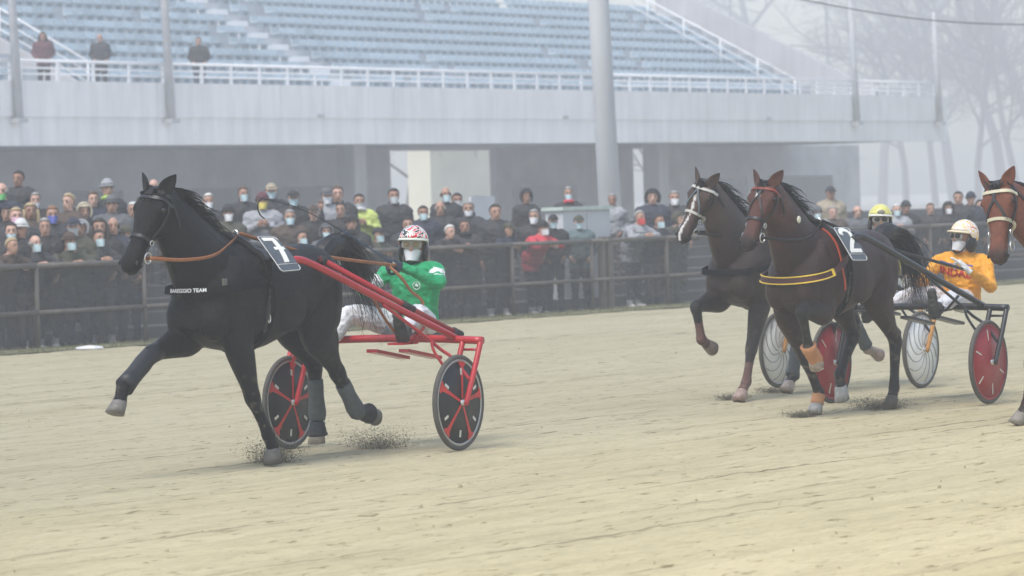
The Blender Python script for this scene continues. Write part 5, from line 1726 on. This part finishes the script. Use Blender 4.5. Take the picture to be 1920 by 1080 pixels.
ACC['hood_down'] = MB().tube([V((-.06 + .10 * cos(t), .135 * sin(t), -.165 - .02 * cos(t))) for t in [radians(60 + 240 * i / 12) for i in range(13)]], [.02] + [.045] * 11 + [.02], 8)
ACC = {k: v.mesh(k) for k, v in ACC.items()}
for k, m in ACC.items(): m.polygons.foreach_set('use_smooth', [True] * len(m.polygons)); m.materials.append(None)
_o = empty('tmp', (0, 0, 0)); _m1 = face_mask(_o, HL_, WSTR).data; _m2 = face_mask(_o, HL_, WSTR, True).data
for o in list(_o.children): bpy.data.objects.remove(o)
bpy.data.objects.remove(_o)
ACC['mask'] = _m1; ACC['mask_low'] = _m2
PAL = dict(black=(.018, .018, .020), charcoal=(.030, .031, .035), navy=(.022, .028, .048), brown=(.07, .048, .036), olive=(.06, .062, .04), grey=(.10, .105, .115), lightgrey=(.30, .31, .33), teal=(.10, .15, .155), red=(.58, .05, .075),
           white=(.60, .60, .60), neon=(.50, .58, .16), maroon=(.10, .028, .04), beige=(.34, .29, .21), blue=(.04, .06, .11), cream=(.52, .46, .34), lime=(.35, .55, .12))
HAIRC = dict(dark=(.020, .015, .012), grey=(.26, .25, .24), white=(.55, .54, .52), brown=(.09, .052, .03), red=(.22, .11, .05), blond=(.36, .27, .15))
MASKC = dict(blue=(.47, .62, .66), white=(.70, .71, .73), green=(.16, .55, .18), pink=(.70, .42, .55), darkblue=(.10, .13, .45), yellow=(.68, .56, .12), red=(.55, .05, .05), black=(.03, .03, .03), grey=(.45, .48, .50))
SKINS = [(.50, .29, .21), (.42, .24, .17), (.56, .34, .26), (.36, .19, .13)]
TROU = [M('trousers_%d' % i, c, .85, .2, 9, .3, 20) for i, c in enumerate([(.02, .02, .022), (.03, .035, .05), (.05, .05, .05), (.045, .06, .09), (.12, .11, .10)])]
SHOE = [M('shoe_dark', (.02, .018, .016), .5), M('shoe_pale', (.55, .54, .54), .6)]
def person(pos, rz, scale, pose, jacket, top, topc, mask, maskc, rnd, label, group, extra=None):
    root = empty('person', pos, rz); w_ = scale * rnd.uniform(.90, 1.12); root.scale = (w_, w_, scale)
    tag(root, label, 'person', group)
    me, hd_ = BASE[pose]
    while len(me.materials) < 6: me.materials.append(None)
    b = link('body', me, None, root)
    ms = [M('coat_' + jacket, PAL[jacket], .8, .18, 8, .5, 10), rnd.choice(TROU), rnd.choice(SHOE[:1] * 4 + SHOE), M('skin_%d' % rnd.randrange(4), SKINS[rnd.randrange(4)], .55, .12, 14), WSTR, LIP]
    for i, m in enumerate(ms):
        b.material_slots[i].link = 'OBJECT'; b.material_slots[i].material = m
    def acc(kind, name, m):
        o = bpy.data.objects.new(name, ACC[kind]); COL.objects.link(o); o.parent = root; o.location = hd_
        o.material_slots[0].link = 'OBJECT'; o.material_slots[0].material = m
    nm = {'hair': 'hair', 'long_hair': 'hair', 'bald_fringe': 'hair', 'beanie': 'hat', 'cap': 'hat', 'hood': 'hood'}
    if top in ('hair', 'long_hair', 'bald_fringe'): acc(top, 'hair', M('hair_' + topc, HAIRC[topc], .7, .25, 40))
    else:
        acc(top, nm[top], M('hat_' + topc, PAL[topc], .85, .15, 30))
    if mask: acc('mask' if mask == 1 else 'mask_low', 'face_mask', M('mask_' + maskc, MASKC[maskc], .8, .06))
    if not extra and top != 'hood' and rnd.random() < .75:
        acc('collar', 'collar', M('coat_' + jacket, PAL[jacket], .8, .18, 8, .5, 10))
        if rnd.random() < .45: acc('hood_down', 'hood', M('coat_' + jacket, PAL[jacket], .8, .18, 8, .5, 10))
    if extra: acc('scarf', 'scarf', M('scarf_' + extra, PAL[extra], .9, .15, 20))
    return root
CROWD = [  # u, v of the face, pose, jacket, head wear or hair, its colour, mask (1 on the face, 2 below it), mask colour, looks, row or None, label, scarf
 (40, 333, 'down', 'charcoal', 'hair', 'dark', 0, '', -.3, None, 'bareheaded man standing highest at the far left of the crowd', None),
 (8, 357, 'down', 'navy', 'bald_fringe', 'grey', 2, 'green', -.1, None, 'bald man with a bright green mask on his chin at the left edge', None),
 (70, 374, 'pockets', 'black', 'hair', 'grey', 2, 'white', .2, None, 'grey haired man with a white mask pulled under his chin', None),
 (33, 404, 'clasp', 'charcoal', 'hair', 'blond', 1, 'pink', .3, None, 'person in a pink face mask near the left edge', 'white'),
 (60, 394, 'pockets', 'brown', 'long_hair', 'blond', 0, '', .3, None, 'woman with long light hair beside the pink masked person', None),
 (101, 401, 'down', 'charcoal', 'hair', 'red', 1, 'darkblue', .25, None, 'red haired person in a deep blue mask', None),
 (133, 377, 'down', 'brown', 'hair', 'blond', 0, '', -.9, None, 'fair haired person turned away left, left of the cream hood', None),
 (160, 395, 'pockets', 'black', 'hood', 'cream', 0, '', .5, None, 'person under a cream coloured hood near the left', None),
 (205, 352, 'down', 'charcoal', 'beanie', 'lightgrey', 0, '', .5, None, 'person in a pale blue grey beanie with a lime collar', 'lime'),
 (213, 382, 'clasp', 'grey', 'beanie', 'grey', 0, '', .1, None, 'person in a grey beanie looking down left of the black horse', None),
 (23, 432, 'clasp', 'black', 'hair', 'dark', 2, 'blue', .1, None, 'dark haired man with a blue mask on his chin at lower left', None),
 (42, 428, 'down', 'charcoal', 'beanie', 'white', 0, '', -.4, None, 'person in a white knit hat behind the dark haired man at lower left', None),
 (53, 455, 'lean', 'charcoal', 'bald_fringe', 'grey', 1, 'blue', .3, 0, 'bald older man in a light blue mask by the fence at far left', None),
 (5, 460, 'lean', 'brown', 'hair', 'blond', 0, '', .4, 0, 'blond person cut off by the left edge at the fence', None),
 (117, 452, 'lean', 'olive', 'beanie', 'brown', 1, 'blue', .05, 0, 'person in a brown knit beanie and pale blue mask at the fence', None),
 (173, 445, 'lean', 'charcoal', 'hair', 'dark', 1, 'blue', .1, 0, 'dark haired man in a bright blue mask at the fence left of the horse', None),
 (155, 431, 'down', 'grey', 'hood', 'lightgrey', 0, '', -.2, 1, 'person in a pale grey hood behind the bright blue mask', None),
 (188, 424, 'pockets', 'black', 'long_hair', 'dark', 0, '', .25, None, 'dark haired woman without a mask just left of the black horse', None),
 (214, 422, 'pockets', 'navy', 'bald_fringe', 'dark', 0, '', .1, None, 'smiling bald man close to the black horse muzzle', None),
 (292, 348, 'down', 'charcoal', 'bald_fringe', 'grey', 0, '', .2, None, 'bald head showing between the black horse ears', None),
 (252, 392, 'down', 'grey', 'hair', 'white', 0, '', .3, None, 'pale haired person half hidden by the black horse face', None),
 (394, 376, 'pockets', 'charcoal', 'hair', 'white', 1, 'white', .15, None, 'white haired man in a white mask above the black horse mane', None),
 (459, 362, 'down', 'charcoal', 'hair', 'brown', 1, 'blue', .5, None, 'brown haired man in a blue mask turned right above the mane', None),
 (495, 376, 'clasp', 'lightgrey', 'beanie', 'maroon', 1, 'yellow', .1, None, 'person in a yellow mask beside the whip lash', None),
 (512, 357, 'down', 'charcoal', 'cap', 'beige', 1, 'blue', .2, None, 'person in a beige cap and pale mask behind the yellow mask', None),
 (553, 370, 'down', 'black', 'cap', 'charcoal', 1, 'blue', .15, None, 'person in a dark cap and blue mask under the whip', None),
 (545, 406, 'pockets', 'brown', 'hair', 'grey', 1, 'blue', .15, None, 'grey haired person in brown with a light blue mask above the horse back', None),
 (551, 455, 'lean', 'navy', 'hair', 'dark', 1, 'blue', .1, 0, 'masked person whose head just clears the black horse back', None),
 (616, 366, 'pockets', 'lightgrey', 'cap', 'grey', 1, 'white', .1, None, 'person in a pale puffer coat and round white mask', None),
 (636, 362, 'down', 'charcoal', 'hair', 'brown', 0, '', .1, None, 'person behind the raised hand', None),
 (641, 392, 'raise_', 'black', 'hair', 'dark', 0, '', -.2, None, 'dark coated person raising one hand', None),
 (676, 376, 'clasp', 'neon', 'hair', 'dark', 2, 'grey', .1, None, 'person in a white and neon yellow jacket', 'white'),
 (613, 433, 'pockets', 'grey', 'hood', 'grey', 1, 'blue', .1, None, 'grey hooded person in a large pale blue mask above the tail', None),
 (660, 417, 'pockets', 'black', 'beanie', 'black', 0, '', .1, None, 'person in a black beanie and high dark scarf right of the grey hood', 'black'),
 (695, 446, 'lean', 'olive', 'cap', 'black', 1, 'blue', .2, 0, 'person in a black cap and pale blue mask left of the green driver', None),
 (741, 366, 'down', 'charcoal', 'hair', 'dark', 1, 'grey', .1, None, 'tall person in a long dark coat above the green driver', None),
 (766, 420, 'down', 'charcoal', 'hair', 'dark', 0, '', .1, None, 'person hidden behind the striped helmet', None),
 (838, 363, 'down', 'charcoal', 'bald_fringe', 'brown', 1, 'blue', .3, None, 'man in a bright blue mask at the back right of the green driver', None),
 (859, 374, 'pockets', 'navy', 'hair', 'dark', 1, 'grey', .1, None, 'dark haired person in a grey blue mask in the second row back', None),
 (827, 389, 'pockets', 'charcoal', 'bald_fringe', 'grey', 0, '', .1, None, 'bald man without a mask behind the smiling old man', None),
 (880, 390, 'down', 'charcoal', 'hair', 'grey', 2, 'white', .1, None, 'bearded grey man with his mask on his chin', None),
 (831, 436, 'lean', 'black', 'hair', 'white', 0, '', .3, 0, 'smiling old man in black leaning on the fence beside the green driver', None),
 (872, 426, 'clasp', 'charcoal', 'hair', 'dark', 0, '', .1, 0, 'dark haired man holding both hands up at the fence', 'black'),
 (940, 446, 'lean', 'navy', 'cap', 'olive', 0, '', .3, 0, 'bent person in an olive cap at the fence', None),
 (1000, 436, 'lean', 'red', 'beanie', 'black', 1, 'white', .0, 0, 'person in a red jacket and black beanie leaning on the fence', None),
 (1003, 405, 'pockets', 'charcoal', 'hair', 'grey', 1, 'white', -.4, None, 'grey curly haired person behind the red jacket', None),
 (1038, 414, 'pockets', 'black', 'cap', 'black', 1, 'blue', .2, 0, 'person in black coat and black cap right of the red jacket', None),
 (988, 367, 'down', 'charcoal', 'hood', 'charcoal', 0, '', .6, None, 'dark hooded figure far behind the red jacket', None),
 (1068, 362, 'pockets', 'charcoal', 'hair', 'grey', 1, 'blue', .1, 2, 'man in a blue mask looking over the white cabinet', 'red'),
 (1086, 436, 'pockets', 'teal', 'cap', 'olive', 1, 'blue', .1, 0, 'person in a grey green coat and cap in front of the white cabinet', None),
 (1184, 407, 'lean', 'lightgrey', 'hair', 'grey', 1, 'red', .2, 0, 'grey haired person in a red mask and pale jacket on the fence', None),
 (1220, 414, 'lean', 'charcoal', 'hair', 'dark', 1, 'blue', .1, 0, 'dark haired person in a light blue mask next to the red mask', None),
 (1225, 368, 'down', 'navy', 'hood', 'black', 0, '', .1, None, 'person in a dark hood behind the red mask', None),
 (1257, 410, 'lean', 'olive', 'hood', 'olive', 0, '', .1, 0, 'olive hooded person beside the blazed horse muzzle', None),
 (1266, 370, 'down', 'charcoal', 'hair', 'grey', 1, 'white', .1, None, 'white masked person half hidden behind the blazed horse ear', None),
 (1533, 400, 'pockets', 'lightgrey', 'beanie', 'grey', 1, 'blue', .1, None, 'pale figure just right of the bay horse mane', None),
 (1559, 361, 'down', 'beige', 'cap', 'charcoal', 0, '', .2, None, 'person in a beige coat and dark cap standing high right of the bay horse', None),
 (1562, 400, 'pockets', 'brown', 'hair', 'grey', 0, '', .2, None, 'grey haired person in brown below the beige coat', None),
 (1608, 396, 'pockets', 'grey', 'bald_fringe', 'brown', 0, '', .1, None, 'bald person left of the yellow helmet', None),
 (1682, 404, 'clasp', 'lightgrey', 'hair', 'white', 1, 'blue', .1, None, 'white haired person in a blue mask right of the yellow helmet', None),
 (1699, 388, 'down', 'black', 'beanie', 'charcoal', 0, '', .1, None, 'bearded person in a dark beanie and long dark coat', None),
 (1778, 398, 'pockets', 'black', 'hood', 'black', 1, 'white', .4, None, 'black hooded person in a white mask above the flame helmet', None),
 (1798, 370, 'down', 'charcoal', 'hair', 'dark', 0, '', -.1, None, 'dark haired person standing high behind the white mask', None),
 (1821, 372, 'down', 'navy', 'beanie', 'navy', 0, '', .3, None, 'person in a navy beanie left of the chestnut horse', None),
 (1838, 384, 'pockets', 'navy', 'hair', 'dark', 2, 'white', .7, None, 'person turned to the right close to the chestnut horse', None),
 (1745, 392, 'pockets', 'charcoal', 'hair', 'brown', 0, '', .2, None, 'person between the long dark coat and the white mask', None),
 (1400, 420, 'lean', 'charcoal', 'hair', 'brown', 1, 'blue', .1, 0, 'person showing between the two brown horse heads', None),
 (930, 396, 'down', 'charcoal', 'hair', 'dark', 0, '', .4, None, 'dark figure in front of the notice board', None),
 (1150, 402, 'pockets', 'lightgrey', 'hair', 'grey', 0, '', -.3, 2, 'person in pale grey standing at the foot of the floodlight mast', None),
 (86, 424, 'pockets', 'black', 'hair', 'grey', 0, '', .2, None, 'grey haired person in black above the bald older man', None),
 (140, 424, 'clasp', 'olive', 'cap', 'navy', 1, 'grey', .1, None, 'person in a navy cap and grey mask above the brown knit beanie', None),
 (238, 438, 'pockets', 'brown', 'beanie', 'olive', 0, '', .2, None, 'person in an olive beanie hidden behind the black horse muzzle', None),
 (15, 398, 'down', 'black', 'hood', 'navy', 0, '', .1, None, 'navy hooded person left of the pink mask', None),
 (178, 372, 'down', 'navy', 'hair', 'brown', 0, '', .3, None, 'brown haired person left of the grey beanie', None),
 (430, 398, 'pockets', 'olive', 'beanie', 'charcoal', 1, 'white', .2, None, 'person in olive and a dark beanie below the white haired man', None),
 (590, 398, 'pockets', 'black', 'cap', 'brown', 0, '', .2, None, 'person in a brown cap left of the dark coated person with raised hand', None),
 (795, 398, 'down', 'navy', 'hair', 'dark', 1, 'blue', .2, None, 'navy coated person in a blue mask left of the bald man without a mask', None),
]
def paper():
    p = ground(168, 656); mb = MB()
    a = [V((.16 * cos(t) * (1 + .2 * sin(3 * t)), .07 * sin(t), 0)) for t in [2 * pi * i / 14 for i in range(14)]]
    mb.add([q + V((0, 0, .03)) for q in a] + [q * 1.08 + V((0, 0, .004)) for q in a] + [V((0, 0, .05))], [[i, (i + 1) % 14, 28] for i in range(14)] + [[14 + i, 14 + (i + 1) % 14, (i + 1) % 14, i] for i in range(14)])
    o = mb.build('crumpled_paper', WSTR); o.location = (p.x, p.y, .012); o.rotation_euler = (0, 0, .1)
    tag(o, 'small crumpled white paper lying at the foot of the fence on the left', 'litter')
paper()
def crowd():
    rnd = random.Random(21)
    for u, v, pose, jac, top, tc_, mk, mc, look, row, label, extra in CROWD:
        hz = POSES[pose]['head'][2]
        best = None
        for k in ([row] if row is not None else range(0, 9)):
            b = ROW_B(k) if pose != 'lean' else .47
            s = fence_s(u, b)
            p = FP(s, b, 0)
            d = ray(u, v); tt = p.y / d.y; zneed = CAMH + d.z * tt
            sc_ = (zneed - ROW_Z(k)) / hz
            e = abs(sc_ - .99)
            if best is None or e < best[0]: best = (e, k, p, sc_)
        e, k, p, sc_ = best
        sc_ = max(.90, min(1.09, sc_))
        if pose == 'lean': ang = atan2(-FN.y, -FN.x) - .15 + rnd.uniform(-.15, .1)
        else: ang = atan2(-1, look * .8) + rnd.uniform(-.08, .08)
        person(V((p.x, p.y, ROW_Z(k) - .018 * sc_)), ang, sc_, pose, jac, top, tc_, mk, mc, rnd, label, 'spectators behind the fence', extra)
    for u, v, jac, top, tc_, lab in ((80, 70, 'maroon', 'long_hair', 'dark', 'long haired person in dark red at the balcony rail, leftmost of three'), (187, 72, 'charcoal', 'bald_fringe', 'grey', 'bald man in a dark coat on the balcony, middle of three'), (372, 68, 'black', 'hair', 'dark', 'man in black standing at the balcony rail, rightmost of three')):
        s = stand_s(u, .75, 6.9)
        person(GP(s, .75, ZF - .018), atan2(-1, .1), 1.0, 'pockets', jac, top, tc_, 0, '', rnd, lab, 'spectators on the balcony')
crowd()

# ------------------------------------------------------------------ sand thrown up by the hooves
def spray(label, u, v, n, hgt, wid, lean, seed):
    rnd = random.Random(seed); c = ground(u, v); mb = MB()
    for _ in range(n):
        h = abs(rnd.gauss(0, 1)) * hgt; f = min(1, h / (hgt * 2))
        p = c + V((rnd.gauss(0, wid) * (1 + .8 * f) + lean * h, rnd.gauss(0, wid) * .9, .004 + h))
        r = rnd.uniform(.0022, .0052) * (1.8 if rnd.random() < .06 else 1)
        q = [V((rnd.gauss(0, 1), rnd.gauss(0, 1), rnd.gauss(0, 1))).normalized() * r for _ in range(4)]
        mb.add([p + x for x in q], [[0, 1, 2], [0, 3, 1], [1, 3, 2], [0, 2, 3]])
    tag(mb.build('sand_spray', M('thrown_sand', (.12, .105, .075), .95, .3, 9), None, False), label, 'sand', kind='stuff')
for a in (('sand thrown up round the black horse planted forefoot', 512, 868, 6500, .075, .07, .15, 1), ('sand sprayed behind the black horse hind feet', 712, 842, 5200, .07, .095, -.25, 2), ('wisp of sand at the blazed horse forefoot', 1378, 750, 2500, .025, .06, -.4, 3),
          ('wisp of sand at the blazed horse hind foot', 1452, 737, 2000, .03, .06, -.5, 4), ('sand kicked by the bay horse forefoot', 1506, 783, 2500, .025, .05, -.5, 5), ('sand behind the bay horse planted hind foot', 1655, 768, 4500, .05, .09, -.5, 6)): spray(*a)
